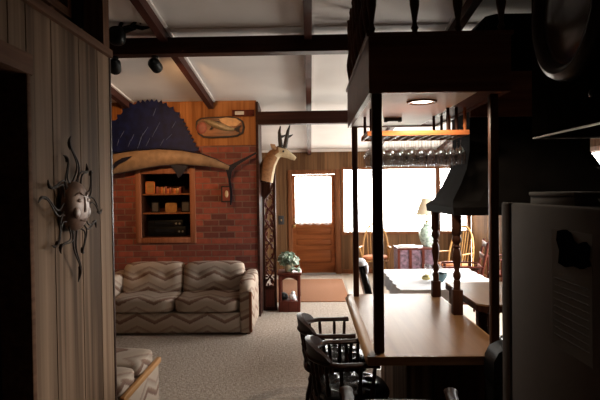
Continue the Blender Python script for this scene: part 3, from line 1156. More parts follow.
# carved screen at the end of the brick wall
def carved_screen():
    ys = 7.86
    t = thing('carved_screen', 'tall dark pierced carved wood screen at the right end of the brick wall', 'screen', (-0.58, ys, 0))
    x0, x1, zt = -0.685, -0.49, 2.0
    mb = MB()
    mb.box(x0, x0 + 0.035, ys - 0.02, ys + 0.02, 0, zt, 0.005)
    mb.box(x1 - 0.035, x1, ys - 0.02, ys + 0.02, 0, zt, 0.005)
    for z in (0.0, 0.30, zt - 0.05):
        mb.box(x0 + 0.03, x1 - 0.03, ys - 0.018, ys + 0.018, z, z + 0.05)
    mb.done('frame', M['dkwood'], t)
    bx('bottom_panel', M['redwood'], x0 + 0.03, x1 - 0.03, ys - 0.008, ys + 0.008, 0.05, 0.30, t)
    rnd = random.Random(3)
    mb = MB()
    xm, hw = (x0 + x1) / 2, 0.062
    for ph in (0, PI):
        mb.tube([(xm + hw * math.sin(z * 13 + ph), ys, z) for z in [0.34 + k * 0.025 for k in range(65)]], 0.012, 6)
    z = 0.36
    while z < 1.94:
        for s in (-1, 1):
            cx = xm + s * rnd.uniform(0.015, 0.065)
            a = rnd.uniform(0, PI)
            L = rnd.uniform(0.026, 0.042)
            u = Vector((math.cos(a), 0, math.sin(a)))
            v = Vector((-u.z, 0, u.x))
            c = Vector((cx, ys + rnd.uniform(-0.006, 0.006), z + rnd.uniform(-0.02, 0.02)))
            mb.prism([c - u * L, c - u * L * 0.3 + v * L * 0.42, c + u * L * 0.4 + v * L * 0.36, c + u * L, c + u * L * 0.4 - v * L * 0.36, c - u * L * 0.3 - v * L * 0.42], (0, 0.012, 0))
        z += 0.042
    mb.done('carved_vines', M['redwood'], t)


carved_screen()

# ================================================================== END TABLE AND PLANT
def end_table():
    x0, x1, y0, y1 = -0.46, -0.155, 7.72, 8.12
    t = thing('end_table', 'dark red wooden end table with an open front beside the carved screen', 'table', (-0.33, 7.92, 0))
    mb = MB()
    mb.box(x0 - 0.015, x1 + 0.02, y0 - 0.02, y1 + 0.02, 0.52, 0.55, 0.008)
    mb.done('top', M['redwood'], t)
    mb = MB()
    mb.box(x0, x1, y0, y1, 0.0, 0.15, 0.005)
    mb.done('plinth', M['redwood'], t)
    for x in (x0, x1 - 0.04):
        for y in (y0, y1 - 0.04):
            bx('post', M['redwood'], x, x + 0.04, y, y + 0.04, 0.15, 0.52, t, 0.004)
    for y in (y0 + 0.008, y1 - 0.03):
        mb = MB()
        pts = [(x0 + 0.04, y, 0.52)] + [(x0 + 0.04 + (x1 - x0 - 0.08) * k / 10, y, 0.44 + 0.045 * math.sin(PI * k / 10)) for k in range(11)] + [(x1 - 0.04, y, 0.52)]
        mb.prism(pts, (0, 0.02, 0))
        mb.done('arched_apron', M['redwood'], t)
    tag(MB().ball((-0.40, 7.86, 0.205), 0.055, (1.1, 1, 1)).ball((-0.36, 7.84, 0.20), 0.03, (1, 1, 1.5)).done('figurine', M['gasket'], None, (-0.39, 7.86, 0.15)), 'small dark figurine inside the open end table', 'figurine')
    tag(MB().superbox((-0.27, 7.86, 0.19), (0.05, 0.05, 0.04), 3, 5).ball((-0.26, 7.86, 0.245), 0.03).done('figurine', M['white'], None, (-0.27, 7.86, 0.15)), 'small white figurine inside the open end table', 'figurine')
    # plant
    p = thing('potted_plant', 'leafy grey-green plant with pale leaves on top of the end table', 'plant', (-0.32, 7.90, 0.55))
    MB().lathe([(0.05, 0.55), (0.065, 0.60), (0.075, 0.66), (0.068, 0.66), (0.06, 0.60)], (-0.32, 7.90, 0), 16).done('pot', M['cream'], p)
    rnd = random.Random(11)
    for nm, mt, n in (('leaves', M['leaf'], 90), ('pale_leaves', M['leafpale'], 45)):
        mb = MB()
        for k in range(n):
            a = rnd.uniform(0, 2 * PI)
            el = rnd.uniform(-0.5, 1.3)
            R = rnd.uniform(0.08, 0.155)
            c = Vector((-0.32, 7.90, 0.70)) + Vector((math.cos(a) * math.cos(el), math.sin(a) * math.cos(el) * 0.9, math.sin(el) * 0.85)) * R
            if rnd.random() < 0.15:
                c = Vector((-0.30 + rnd.uniform(0, 0.15), 7.80 + rnd.uniform(-0.05, 0.1), 0.575 + rnd.uniform(0, 0.05)))
            L = rnd.uniform(0.03, 0.055)
            u = Vector((rnd.uniform(-1, 1), rnd.uniform(-1, 1), rnd.uniform(-1, 1))).normalized()
            v = u.cross(Vector((rnd.uniform(-1, 1), rnd.uniform(-1, 1), rnd.uniform(-1, 1)))).normalized()
            nn = u.cross(v)
            mb.prism([c - u * L, c - u * L * .2 + v * L * .5 + nn * .004, c + u * L * .5 + v * L * .4, c + u * L, c + u * L * .5 - v * L * .4, c - u * L * .2 - v * L * .5 + nn * .004], nn * 0.0025)
        o = mb.done(nm, mt, p, smooth=False)
        o['kind'] = 'stuff'
    mb = MB()
    for k in range(9):
        a = 2 * PI * k / 9
        mb.tube([(-0.32, 7.9, 0.62), (-0.32 + 0.05 * math.cos(a), 7.9 + 0.05 * math.sin(a), 0.70), (-0.32 + 0.12 * math.cos(a), 7.9 + 0.12 * math.sin(a), 0.75)], 0.004, 5)
    mb.done('stems', M['leaf'], p)


end_table()
tag(bx('door_mat', M['rug'], -0.72, 0.595, 8.40, 10.5, 0.0, 0.014, None, 0.004, (-0.06, 9.4, 0)), 'orange-brown mat on the floor in front of the entrance door', 'rug')
t = thing('light_switch', 'dark light switch plate on the panelling left of the entrance door', 'switch', (-0.59, YF - 0.005, 1.12))
bx('plate', M['gasket'], -0.645, -0.535, YF - 0.012, YF, 1.02, 1.20, t, 0.004)
bx('toggle', M['brass'], -0.60, -0.58, YF - 0.024, YF - 0.012, 1.09, 1.13, t)

# ================================================================== SUN FACE ON THE LEFT WALL
def sun_face():
    cy, cz = 2.71, 1.655
    x = WX
    t = thing('sun_face_ornament', 'bronze sun face with wavy metal rays hung on the left panelling', 'wall ornament', (x, cy, cz))
    # domed face
    R = 0.125
    mb = MB()
    prof = [(R, 0.02), (R * 1.0, 0.03), (R * 0.94, 0.048), (R * 0.8, 0.064), (R * 0.55, 0.077), (R * 0.25, 0.083), (0.002, 0.085)]
    mb.lathe(prof, (x, cy, cz), 32, 'X')
    mb.done('face_disc', M['bronze'], t)

    def on(dy, dz, e=0.0):
        r = min(1, math.hypot(dy, dz) / R)
        return Vector((x + 0.03 + 0.055 * math.sqrt(max(0, 1 - r * r)) + e, cy + dy, cz + dz))
    mb = MB()
    mb.loft([(on(0, 0.045), (0, 0.008, 0), (0.006, 0, 0)), (on(0, 0.0, 0.001), (0, 0.010, 0), (0.006, 0, 0)), (on(0, -0.022, 0.002), (0, 0.013, 0), (0.007, 0, 0)), (on(0, -0.032, 0.0), (0, 0.010, 0), (0.004, 0, 0))], 10)
    mb.done('nose', M['bronze'], t)
    for s in (-1, 1):
        MB().ball(on(s * 0.048, 0.028), 0.02, (0.35, 1.1, 0.5), 12).done('eye', M['bronze'], t)
        mb = MB()
        mb.tube([on(s * 0.015, 0.052, 0.004), on(s * 0.045, 0.068, 0.006), on(s * 0.080, 0.052, 0.004)], [0.003, 0.005, 0.002], 6)
        mb.done('brow', M['bronze'], t)
        MB().ball(on(s * 0.062, -0.03, -0.008), 0.034, (0.4, 1, 0.9), 14).done('cheek', M['bronze'], t)
    mb = MB()
    mb.tube([on(-0.035, -0.068, 0.003), on(0, -0.074, 0.010), on(0.035, -0.068, 0.003)], [0.003, 0.006, 0.003], 6)
    mb.done('mouth', M['bronze'], t)
    # twelve wavy rays, each a bent loop of flat rod
    n = 12
    for k in range(n):
        a = 2 * PI * k / n + PI / 2
        L = {0: 0.23, 6: 0.27, 3: 0.25, 9: 0.25}.get(k, 0.155 if k % 2 else 0.185)
        d = Vector((0, math.cos(a), math.sin(a)))
        p = Vector((0, -math.sin(a), math.cos(a)))
        sg = 1 if k % 2 else -1
        mb = MB()
        for off in (-1, 1):
            pts, rr = [], []
            for j in range(15):
                u = j / 14
                base = R * 0.9 + u * L
                side = off * 0.022 * (1 - u) ** 1.2 + sg * 0.040 * math.sin(u * 5.8) * (0.4 + u)
                pts.append(Vector((x + 0.03 + 0.012 * math.sin(u * PI), cy, cz)) + d * base + p * side)
                rr.append(0.0046 - 0.0016 * u if u < 0.93 else 0.002)
            mb.tube(pts, rr, 7)
        # thickened flame tip
        tip = []
        for j in range(5):
            u = 0.72 + 0.28 * j / 4
            tip.append(Vector((x + 0.03, cy, cz)) + d * (R * 0.9 + u * L) + p * (sg * 0.040 * math.sin(u * 5.8) * (0.4 + u)))
        mb.tube(tip, [0.004, 0.0065, 0.0075, 0.006, 0.0015], 7)
        mb.done('ray', M['iron'], t)
    MB().box(x, x + 0.03, cy - 0.03, cy + 0.03, cz - 0.03, cz + 0.03).done('hanger', M['iron'], t)


sun_face()

# ================================================================== BAR COUNTER
CT = 0.76
def bar_counter():
    t = thing('bar_counter', 'long tan wood-topped bar counter with a dark front panel', 'counter', (0.74, 4.08, 0))
    x0, x1, y0, y1 = 0.335, 1.150, 3.135, 5.03
    mb = MB()
    mb.box(x0 + 0.04, x1 - 0.01, y0 + 0.02, y1 - 0.02, CT - 0.045, CT)
    mb.done('top', M['counter'], t)
    mb = MB()
    poly = [(x0 - 0.022, y0 + 0.02, CT - 0.048), (x0 - 0.026, y0 + 0.02, CT - 0.034), (x0 - 0.016, y0 + 0.02, CT - 0.018), (x0 + 0.01, y0 + 0.02, CT - 0.004), (x0 + 0.04, y0 + 0.02, CT), (x0 + 0.04, y0 + 0.02, CT - 0.048)]
    mb.prism(poly, (0, y1 - y0 - 0.04, 0))
    mb.box(x1 - 0.01, x1 + 0.006, y0 + 0.02, y1 - 0.02, CT - 0.048, CT, 0.003)
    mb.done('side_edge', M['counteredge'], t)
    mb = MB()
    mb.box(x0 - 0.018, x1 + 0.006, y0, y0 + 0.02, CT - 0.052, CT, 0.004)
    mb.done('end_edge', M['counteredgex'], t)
    mb = MB()
    mb.box(x0 - 0.008, x1 + 0.006, y1 - 0.02, y1, CT - 0.052, CT, 0.004)
    mb.done('end_edge', M['counteredgex'], t)
    bx('pedestal', M['leftpanel'], 0.60, 1.02, y0 + 0.35, y1 - 0.25, 0.0, CT - 0.045, t)
    bx('front_panel', M['dkwood'], 0.76, 1.04, y0 + 0.30, y0 + 0.35, 0.0, CT - 0.045, t)


bar_counter()

SPROF = [(0.0, 0.017), (0.03, 0.017), (0.05, 0.024), (0.07, 0.016), (0.10, 0.013), (0.16, 0.019), (0.25, 0.029), (0.32, 0.031), (0.40, 0.024), (0.48, 0.015), (0.54, 0.012), (0.58, 0.020), (0.62, 0.013), (0.70, 0.017), (0.80, 0.023), (0.88, 0.017), (0.92, 0.022), (0.96, 0.016), (1.0, 0.017)]


def spindle(x, y, z0, z1, sc=1.0, prof=SPROF, seg=12):
    return MB().lathe([(r * sc, z0 + (z1 - z0) * u) for u, r in prof], (x, y, 0), seg)


def bar_canopy():
    t = thing('bar_canopy', 'dark wood canopy with turned spindles on slim posts above the bar counter', 'canopy', (0.76, 4.1, CT))
    x0, x1, y0, y1, z0, z1 = 0.35, 1.168, 3.20, 5.0, 2.275, 2.60
    th = 0.03
    mb = MB()
    mb.box(x0, x1, y0, y0 + th, z0, z1)
    mb.done('front_board', M['valance'], t)
    for nm, b in (('side_board', (x0, x0 + th, y0 + th, y1 - th)), ('side_board', (x1 - th, x1, y0 + th, y1 - th)), ('back_board', (x0, x1, y1 - th, y1))):
        bx(nm, M['valance'], b[0], b[1], b[2], b[3], z0, z1, t)
    bx('soffit_panel', M['soffit'], x0 + th, 1.0, y0 + th, y1 - th, z0 + 0.012, z0 + 0.03, t)['label'] = 'white underside panel'
    bx('soffit_border', M['valance'], 1.0, x1 - th, y0 + th, y1 - th, z0 + 0.012, z0 + 0.03, t)
    mb = MB()
    mb.box(x0 - 0.012, x1 + 0.012, y0 - 0.012, y1 + 0.012, z1, z1 + 0.022)
    mb.done('top_board', M['valance'], t)
    zt = 3.27
    for x in (0.372, 0.622, 0.872, 1.122):
        spindle(x, y0 + 0.03, z1 + 0.022, zt, 0.95).done('spindle', M['postwood'], t)
    for k in range(1, 8):
        spindle(0.372, y0 + 0.03 + k * 0.245, z1 + 0.022, zt, 0.95).done('spindle', M['postwood'], t)
    mb = MB()
    mb.box(x0 - 0.01, x1 + 0.01, y0, y0 + 0.06, zt, zt + 0.05)
    mb.box(x0 - 0.01, x0 + 0.05, y0 + 0.06, y1, zt, zt + 0.05)
    mb.done('top_rail', M['dkwood'], t)
    for px, py, r in ((0.396, 3.235, 0.031), (0.405, 4.93, 0.026), (1.095, 3.30, 0.026)):
        mb = MB()
        mb.box(px - r * 0.95, px + r * 0.95, py - r * 0.95, py + r * 0.95, CT, z0, 0.006)
        mb.done('post', M['postwood'], t)
    # recessed lamp in the soffit
    q = w(425, 101, 3.52)
    lx, ly = 0.735, 3.60
    r = thing('recessed_light', 'round lit recessed lamp in the white underside of the bar canopy', 'lamp', (lx, ly, z0))
    MB().lathe([(0.072, z0 + 0.012), (0.075, z0 + 0.002), (0.094, z0 + 0.0), (0.098, z0 + 0.012)], (lx, ly, 0), 28, cap=False).done('trim_ring', M['doorcas'], r)
    MB().lathe([(0.073, z0 + 0.010), (0.06, z0 + 0.006), (0.001, z0 + 0.004)], (lx, ly, 0), 24, cap=False).done('lens', M['lens'], r)
    spot('recessed_lamp_light', (lx, ly, z0 - 0.012), (lx, ly, 0), 60, (1.0, 0.84, 0.64), 170, 0.3, 0.06)
    h = MB()
    h.box(0.62, 0.72, 4.40, 4.43, z0 - 0.016, z0 + 0.014, 0.006)
    h.box(0.60, 0.63, 4.395, 4.435, z0 - 0.022, z0 + 0.014, 0.006)
    h.box(0.71, 0.74, 4.395, 4.435, z0 - 0.022, z0 + 0.014, 0.006)
    tag(h.done('soffit_handle', M['gasket'], None, (0.67, 4.41, z0)), 'small dark handle on the white canopy underside behind the lit lamp', 'handle')
    # brown valance boards running on to the right
    struct(bx('trim_50', M['valance'], x1 + 0.004, 1.75, 4.02, 4.05, 2.235, 2.56))


bar_canopy()


def glass_rack():
    t = thing('glass_rack', 'reddish wooden stemware rack hanging under the bar canopy', 'rack', (0.76, 4.1, 2.10))
    x0, x1, y0, y1 = 0.41, 1.13, 3.92, 4.34
    z = 2.095
    mb = MB()
    mb.box(x0, x1, y0 - 0.02, y0, z, z + 0.035, 0.004)
    mb.done('rail', M['copperwood'], t)
    mb = MB()
    mb.box(x0, x1, y1, y1 + 0.02, z, z + 0.035, 0.004)
    mb.done('rail', M['copperwood'], t)
    for k in range(11):
        x = x0 + 0.006 + (x1 - x0 - 0.02) * k / 10
        bx('slat', M['copperwood'], x, x + 0.009, y0, y1, z, z + 0.014, t)
    bx('shelf_board', M['copperwood'], x0, x1, y0, y1, z + 0.026, z + 0.036, t)
    for x in (0.44, 0.98, 1.04, 1.10):
        for y in (y0 - 0.008, y1 + 0.008):
            MB().tube([(x, y, z + 0.03), (x, y, 2.29)], 0.011, 8).done('hanger', M['copperwood'] if x > 1.08 else M['dkwood'], t)
    # stemware: foot up, bowl down
    prof = [(0.001, 0.001), (0.034, 0.003), (0.034, 0.0), (0.012, -0.005), (0.0045, -0.012), (0.004, -0.085), (0.006, -0.095), (0.024, -0.110), (0.036, -0.135), (0.038, -0.160), (0.035, -0.190), (0.030, -0.222),
            (0.0285, -0.222), (0.0335, -0.190), (0.0365, -0.160), (0.0345, -0.136), (0.023, -0.113), (0.001, -0.103)]
    first = None
    for r in range(4):
        for k in range(10):
            x = x0 + 0.010 + (x1 - x0 - 0.02) * (k + 0.5) / 10
            y = y0 + 0.05 + r * 0.105
            if first is None:
                first = MB().lathe(prof, (0, 0, 0), 20, cap=False).done('wine_glass', M['wineglass'])
                tag(first, 'clear stemmed wine glass hanging upside down in the rack above the bar', 'wine glass', 'wine glasses in the hanging rack')
                o = first
            else:
                o = first.copy()
                COL.objects.link(o)
            o.location = (x + random.uniform(-0.004, 0.004), y + random.uniform(-0.006, 0.006), z + 0.0165)


glass_rack()

# ================================================================== HOOD AND GRILL COUNTER
def rect_ring(x0, x1, y0, y1, z, ch):
    return [Vector(p) for p in ((x0 + ch, y0, z), (x1 - ch, y0, z), (x1, y0 + ch, z), (x1, y1 - ch, z), (x1 - ch, y1, z), (x0 + ch, y1, z), (x0, y1 - ch, z), (x0, y0 + ch, z))]


def hood():
    t = thing('grill_hood', 'big black flared hood over the indoor grill, held by two turned posts', 'hood', (1.8, 4.6, CT))
    mb = MB()
    R = [(1.075, 2.84, 4.08, 5.12, 1.515, 0.04), (1.065, 2.85, 4.07, 5.13, 1.575, 0.05), (1.10, 2.75, 4.10, 5.09, 1.62, 0.16), (1.17, 2.50, 4.14, 5.05, 1.74, 0.16), (1.23, 2.28, 4.18, 5.02, 1.87, 0.15), (1.255, 2.19, 4.20, 5.0, 2.0, 0.14)]
    mb.rings([rect_ring(*r) for r in R], True)
    mb.done('canopy', M['blackmatte'], t, angle=25)
    mb = MB()
    R = [(1.255, 2.19, 4.20, 5.0, 1.99, 0.14), (1.26, 2.19, 4.20, 5.0, 2.90, 0.10), (1.36, 2.6, 4.2, 5.0, 3.03, 0.06)]
    mb.rings([rect_ring(*r) for r in R], True)
    mb.done('chimney', M['blackmatte'], t, angle=25)
    P = [(0.0, 0.026), (0.12, 0.026), (0.13, 0.020), (0.17, 0.030), (0.21, 0.030), (0.25, 0.018), (0.33, 0.026), (0.42, 0.034), (0.50, 0.030), (0.55, 0.019), (0.57, 0.030), (0.60, 0.019), (0.64, 0.034), (0.68, 0.036), (0.72, 0.026), (0.74, 0.036), (0.86, 0.037), (1.0, 0.037)]
    for x, y in ((1.108, 4.185), (1.108, 4.885)):
        z0 = CT + (0.19 if y < 4.5 else 0.14)
        s = spindle(x, y, z0, 1.52, 1.0, P, 14)
        s.box(x - 0.036, x + 0.036, y - 0.036, y + 0.036, CT, z0, 0.004)
        s.done('turned_post', M['postwood'], t)


hood()


def grill_counter():
    t = thing('grill_counter', 'tan-topped grill counter with a dark edge under the black hood', 'counter', (1.9, 4.3, 0))
    x0, x1, y0, y1, z = 1.17, 2.45, 3.85, 4.80, 0.90
    ch = 0.06
    pl = [(x0 + ch, y0), (x1, y0), (x1, y1), (x0, y1), (x0, y0 + ch)]
    MB().prism([(a, b, z - 0.012) for a, b in pl], (0, 0, 0.012)).done('top', M['counter'], t)
    MB().prism([(a, b, z - 0.055) for a, b in pl], (0, 0, 0.043)).done('edge', M['dkwood'], t)
    bx('base', M['darkwall'], 1.95, 2.40, y0 + 0.1, y1 - 0.05, 0, z - 0.055, t)
    for y in (y0 + 0.08, y1 - 0.1):
        bx('leg', M['dkwood'], x0 + 0.02, x0 + 0.08, y, y + 0.06, 0, z - 0.055, t)


grill_counter()

# ================================================================== CAPTAIN'S CHAIRS
def arm_path(u):
    """horseshoe seen from above; u from -1 (left tip) to 1 (right tip), open towards +Y"""
    a = u * rad(128)
    x = 0.285 * math.sin(a)
    y = -0.25 * math.cos(a)
    if abs(u) > 0.72:
        k = (abs(u) - 0.72) / 0.28
        x = math.copysign(0.255 + 0.012 * k, u)
        y = 0.02 + 0.11 * k
    elif abs(u) > 0.5:
        k = (abs(u) - 0.5) / 0.22
        a5 = 0.5 * rad(128)
        xa, ya = 0.285 * math.sin(a5), -0.25 * math.cos(a5)
        x = math.copysign(xa + (0.255 - xa) * math.sin(k * PI / 2), u)
        y = ya + (0.02 - ya) * k
    return x, y


def captain_chair(label, seat_mat):
    t = thing('captain_chair', label, 'chair', (0, 0, 0), 'captain chairs at the bar counter')
    SH = 0.43
    mb = MB()
    mb.superbox((0, 0, SH - 0.02), (0.245, 0.235, 0.02), 3, 7)
    mb.done('seat_frame', M['chairwood'], t)
    # tufted cushion
    mb = MB()
    tufts = [(-0.5, 0.45), (0.0, 0.5), (0.5, 0.45), (-0.55, -0.05), (0, 0.0), (0.55, -0.05), (-0.4, -0.5), (0.4, -0.5), (0, -0.55)]

    def fn(p):
        if p.z > 0:
            d = sum(math.exp(-(((p.x - a) / 0.13) ** 2 + ((p.y - b) / 0.13) ** 2)) for a, b in tufts)
            return Vector((p.x, p.y, p.z * (1.0 - 0.55 * min(1, d)) * (1.05 - 0.25 * (p.x ** 2 + p.y ** 2))))
        return p
    mb.superbox((0, 0.01, SH + 0.035), (0.235, 0.225, 0.05), 3, 17, fn)
    sc = mb.done('seat', seat_mat, t, angle=60)
    for a, b in tufts:
        MB().ball((a * 0.235, 0.01 + b * 0.225, SH + 0.058), 0.010, (1, 1, 0.5), 8).done('button', seat_mat, sc)
    AH = 0.685
    mb = MB()
    us = [-1 + 2 * k / 36 for k in range(37)]
    pts = [(*arm_path(u), AH) for u in us]
    rr = [0.036 if abs(u) > 0.9 else 0.031 for u in us]
    mb.tube(pts, rr, 10, 0.5, (0, 0, 1))
    mb.done('arm_rail', M['chairwood'], t)
    mb = MB()
    uc = [-0.42 + 0.84 * k / 18 for k in range(19)]
    rs = []
    for u in uc:
        x, y = arm_path(u)
        d = Vector((x, y, 0)).normalized()
        h = 0.085 * math.cos(u / 0.42 * PI / 2) ** 0.5 if abs(u) < 0.419 else 0.01
        i, o_ = Vector((x, y, 0)) - d * 0.014, Vector((x, y, 0)) + d * 0.020
        rs.append([i + Vector((0, 0, AH + 0.008)), o_ + Vector((0, 0, AH + 0.008)), o_ + d * 0.012 + Vector((0, 0, AH + 0.012 + h)), i + d * 0.012 + Vector((0, 0, AH + 0.012 + h))])
    mb.rings(rs)
    mb.done('crest', M['chairwood'], t)
    sp = [(0, 0.010), (0.15, 0.012), (0.35, 0.018), (0.5, 0.012), (0.55, 0.017), (0.6, 0.011), (0.8, 0.013), (1, 0.010)]
    for u in (-0.93, -0.72, -0.52, -0.34, -0.17, 0, 0.17, 0.34, 0.52, 0.72, 0.93):
        x, y = arm_path(u)
        b = Vector((x * 0.84, y * 0.86, SH - 0.005))
        e = Vector((x, y, AH - 0.008))
        MB().tube([b.lerp(e, k) for k, _ in sp], [r for _, r in sp], 8).done('spindle', M['chairwood'], t)
    lp = [(0, 0.021), (0.12, 0.021), (0.2, 0.027), (0.35, 0.022), (0.42, 0.028), (0.48, 0.018), (0.75, 0.020), (0.85, 0.014), (1, 0.016)]
    legs = {}
    for sx in (-1, 1):
        for sy in (-1, 1):
            a, b = Vector((sx * 0.15, sy * 0.14, SH - 0.03)), Vector((sx * 0.225, sy * 0.215, 0.0))
            legs[sx, sy] = (a, b)
            MB().tube([a.lerp(b, k) for k, _ in lp], [r for _, r in lp], 8).done('leg', M['chairwood'], t)
    f = lambda k, u: legs[k][0].lerp(legs[k][1], u)
    for s in (-1, 1):
        MB().tube([f((s, -1), 0.6), (f((s, -1), 0.6) + f((s, 1), 0.6)) / 2, f((s, 1), 0.6)], [0.010, 0.015, 0.010], 8).done('stretcher', M['chairwood'], t)
    a, b = (f((-1, -1), 0.6) + f((-1, 1), 0.6)) / 2, (f((1, -1), 0.6) + f((1, 1), 0.6)) / 2
    MB().tube([a, (a + b) / 2, b], [0.010, 0.015, 0.010], 8).done('stretcher', M['chairwood'], t)
    return t


ch = captain_chair('farther of two dark captain chairs with tufted black seats left of the bar', M['vinylblack'])
ch.location = (0.17, 4.12, 0)
ch.rotation_euler = (0, 0, rad(-88))
dup(ch, (0.24, 3.47, 0), rad(-84), 'nearer of two dark captain chairs with tufted black seats left of the bar')
dup(ch, (0.43, 2.69, 0), rad(-4), 'dark captain chair at the near end of the bar, mostly below the picture edge')
dup(ch, (1.57, 4.36, 0), rad(95), 'dark captain chair tucked under the tan-topped grill counter')

# ================================================================== REFRIGERATOR SIDE
def wx(px, py, X):
    """the same sight-line met at the upright plane x = X"""
    d = CAMR @ Vector(((px - 300) / FOC, -(py - 200) / FOC, -1.0))
    t = X / d.x
    return Vector((X, d.y * t, 1.72 + d.z * t))


def fridge():
    t = thing('refrigerator', 'refrigerator with shade put into its grey-brown colour, at the right foreground', 'refrigerator', (1.2, 1.85, 0))
    x0, x1, y0, y1, zt = 0.835, 1.56, 1.40, 2.42, 1.655
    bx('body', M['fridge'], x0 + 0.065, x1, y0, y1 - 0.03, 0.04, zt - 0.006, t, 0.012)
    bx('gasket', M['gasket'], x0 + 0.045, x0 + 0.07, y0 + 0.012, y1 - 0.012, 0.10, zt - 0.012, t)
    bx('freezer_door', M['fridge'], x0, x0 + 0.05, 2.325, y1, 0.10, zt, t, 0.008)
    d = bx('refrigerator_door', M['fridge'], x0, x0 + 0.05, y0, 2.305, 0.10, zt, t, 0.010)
    mb = MB()
    mb.tube([(x0 + 0.005, y0 + 0.03, 0.7), (x0 - 0.035, y0 + 0.03, 0.73), (x0 - 0.035, y0 + 0.03, 1.18), (x0 + 0.005, y0 + 0.03, 1.21)], 0.011, 8)
    mb.done('handle', M['metaltrim'], d)
    bx('kick_plate', M['gasket'], x0 + 0.09, x1 - 0.02, y0 + 0.02, y1 - 0.05, 0.0, 0.05, t)
    # things stuck on the door
    p = thing('paper_sheet', 'sheet of paper in a shade-darkened colour with faint lines stuck on the refrigerator door', 'paper', (x0, 1.9, 1.4))
    a, b = wx(552, 228, x0), wx(593, 345, x0)
    zb = a.z - 0.40
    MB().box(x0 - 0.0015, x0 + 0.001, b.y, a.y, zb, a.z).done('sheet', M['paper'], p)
    z = a.z - 0.17
    k = 0
    while z > zb + 0.03:
        bx('faint_line', M['ink'], x0 - 0.0022, x0 - 0.0014, b.y + 0.02, a.y - 0.015, z, z + 0.003, p)
        z -= 0.024
    mb = MB()
    o_ = [(557, 231), (563, 229.5), (568, 233), (571, 241), (576, 245), (583, 242), (587, 247), (586, 260), (588, 266), (580, 269), (573, 266), (565, 267), (558, 263), (559, 250), (556, 240)]
    mb.prism([wx(c, d_, x0 - 0.012) for c, d_ in o_], (0.011, 0, 0))
    tag(mb.done('magnet', M['soot'], None, tuple(wx(571, 250, x0))), 'black cut-out shaped magnet holding the paper on the refrigerator', 'magnet')
    t2 = thing('box', 'shallow box in the shade-darkened paper colour lying on top of the refrigerator', 'box', (0.98, 2.2, zt))
    zz_ = zt - 0.006
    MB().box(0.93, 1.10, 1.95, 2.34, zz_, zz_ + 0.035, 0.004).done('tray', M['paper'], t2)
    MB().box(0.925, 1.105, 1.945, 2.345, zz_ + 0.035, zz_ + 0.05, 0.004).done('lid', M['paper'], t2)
    t3 = thing('bowl', 'shiny pale bowl on the refrigerator top at the right picture edge', 'bowl', (0.98, 1.76, zz_))
    MB().lathe([(0.03, zz_), (0.035, zz_ + 0.004), (0.055, zz_ + 0.02), (0.062, zz_ + 0.03), (0.058, zz_ + 0.03), (0.05, zz_ + 0.022), (0.02, zz_ + 0.01)], (0.98, 1.76, 0), 20).done('body', M['metaltrim'], t3)


fridge()


def upper_cabinet():
    t = thing('wall_cabinet', 'near-black wall cabinet with a pale bottom strip, upper right', 'cabinet', (1.3, 1.9, 1.94))
    x0, x1, y0, y1, z0, z1 = 0.985, 1.61, 1.25, 2.46, 1.938, 3.1
    bx('body', M['cab'], x0 + 0.02, x1, y0, y1, z0, z1, t)
    for a, b in ((y0, (y0 + y1) / 2), ((y0 + y1) / 2, y1)):
        d = bx('door', M['cab'], x0, x0 + 0.02, a + 0.004, b - 0.004, z0 + 0.01, z1, t, 0.004)
        MB().lathe([(0.008, 0), (0.014, -0.02), (0.006, -0.026)], (x0, b - 0.05 if a == y0 else a + 0.05, z0 + 0.10), 10, 'X').done('knob', M['black'], d)
    mb = MB()
    mb.box(x0 + 0.005, x0 + 0.017, y0, y1, z0 - 0.006, z0)
    mb.box(x0 + 0.017, x1, y1 - 0.012, y1, z0 - 0.006, z0)
    mb.done('bottom_strip', M['metaltrim'], t)['label'] = 'pale strip along the bottom edge'
    # round clock on its face
    c = thing('wall_clock', 'big round dark-rimmed clock with smoky glass at the top right', 'clock', (x0, 2.03, 2.40))
    cy, cz, R = 2.04, 2.385, 0.275
    MB().lathe([(R * 0.9, 0.0), (R, -0.01), (R, -0.035), (R * 0.97, -0.055), (R * 0.90, -0.066), (R * 0.84, -0.062), (R * 0.78, -0.045), (R * 0.76, -0.03), (0.001, -0.03)], (x0, cy, cz), 48, 'X').done('rim', M['rim'], c)
    MB().lathe([(R * 0.77, -0.036), (R * 0.6, -0.044), (R * 0.3, -0.049), (0.001, -0.051)], (x0, cy, cz), 40, 'X', cap=False).done('glass', M['dimglass'], c)


upper_cabinet()


def bin_():
    t = thing('waste_bin', 'black round-topped bin standing between bar end and refrigerator', 'bin', (1.09, 3.02, 0))
    x0, x1, y0, y1 = 0.975, 1.16, 2.96, 3.12
    MB().box(x0, x1, y0, y1, 0.0, 0.66, 0.02).done('body', M['black'], t)
    mb = MB()
    prof = [(x0, 0.66), (x0 + 0.004, 0.78), (x0 + 0.03, 0.83), (x0 + 0.08, 0.855), (x1, 0.86), (x1, 0.66)]
    mb.prism([(a, y0, z) for a, z in prof], (0, y1 - y0, 0))
    mb.done('lid', M['black'], t)


bin_()

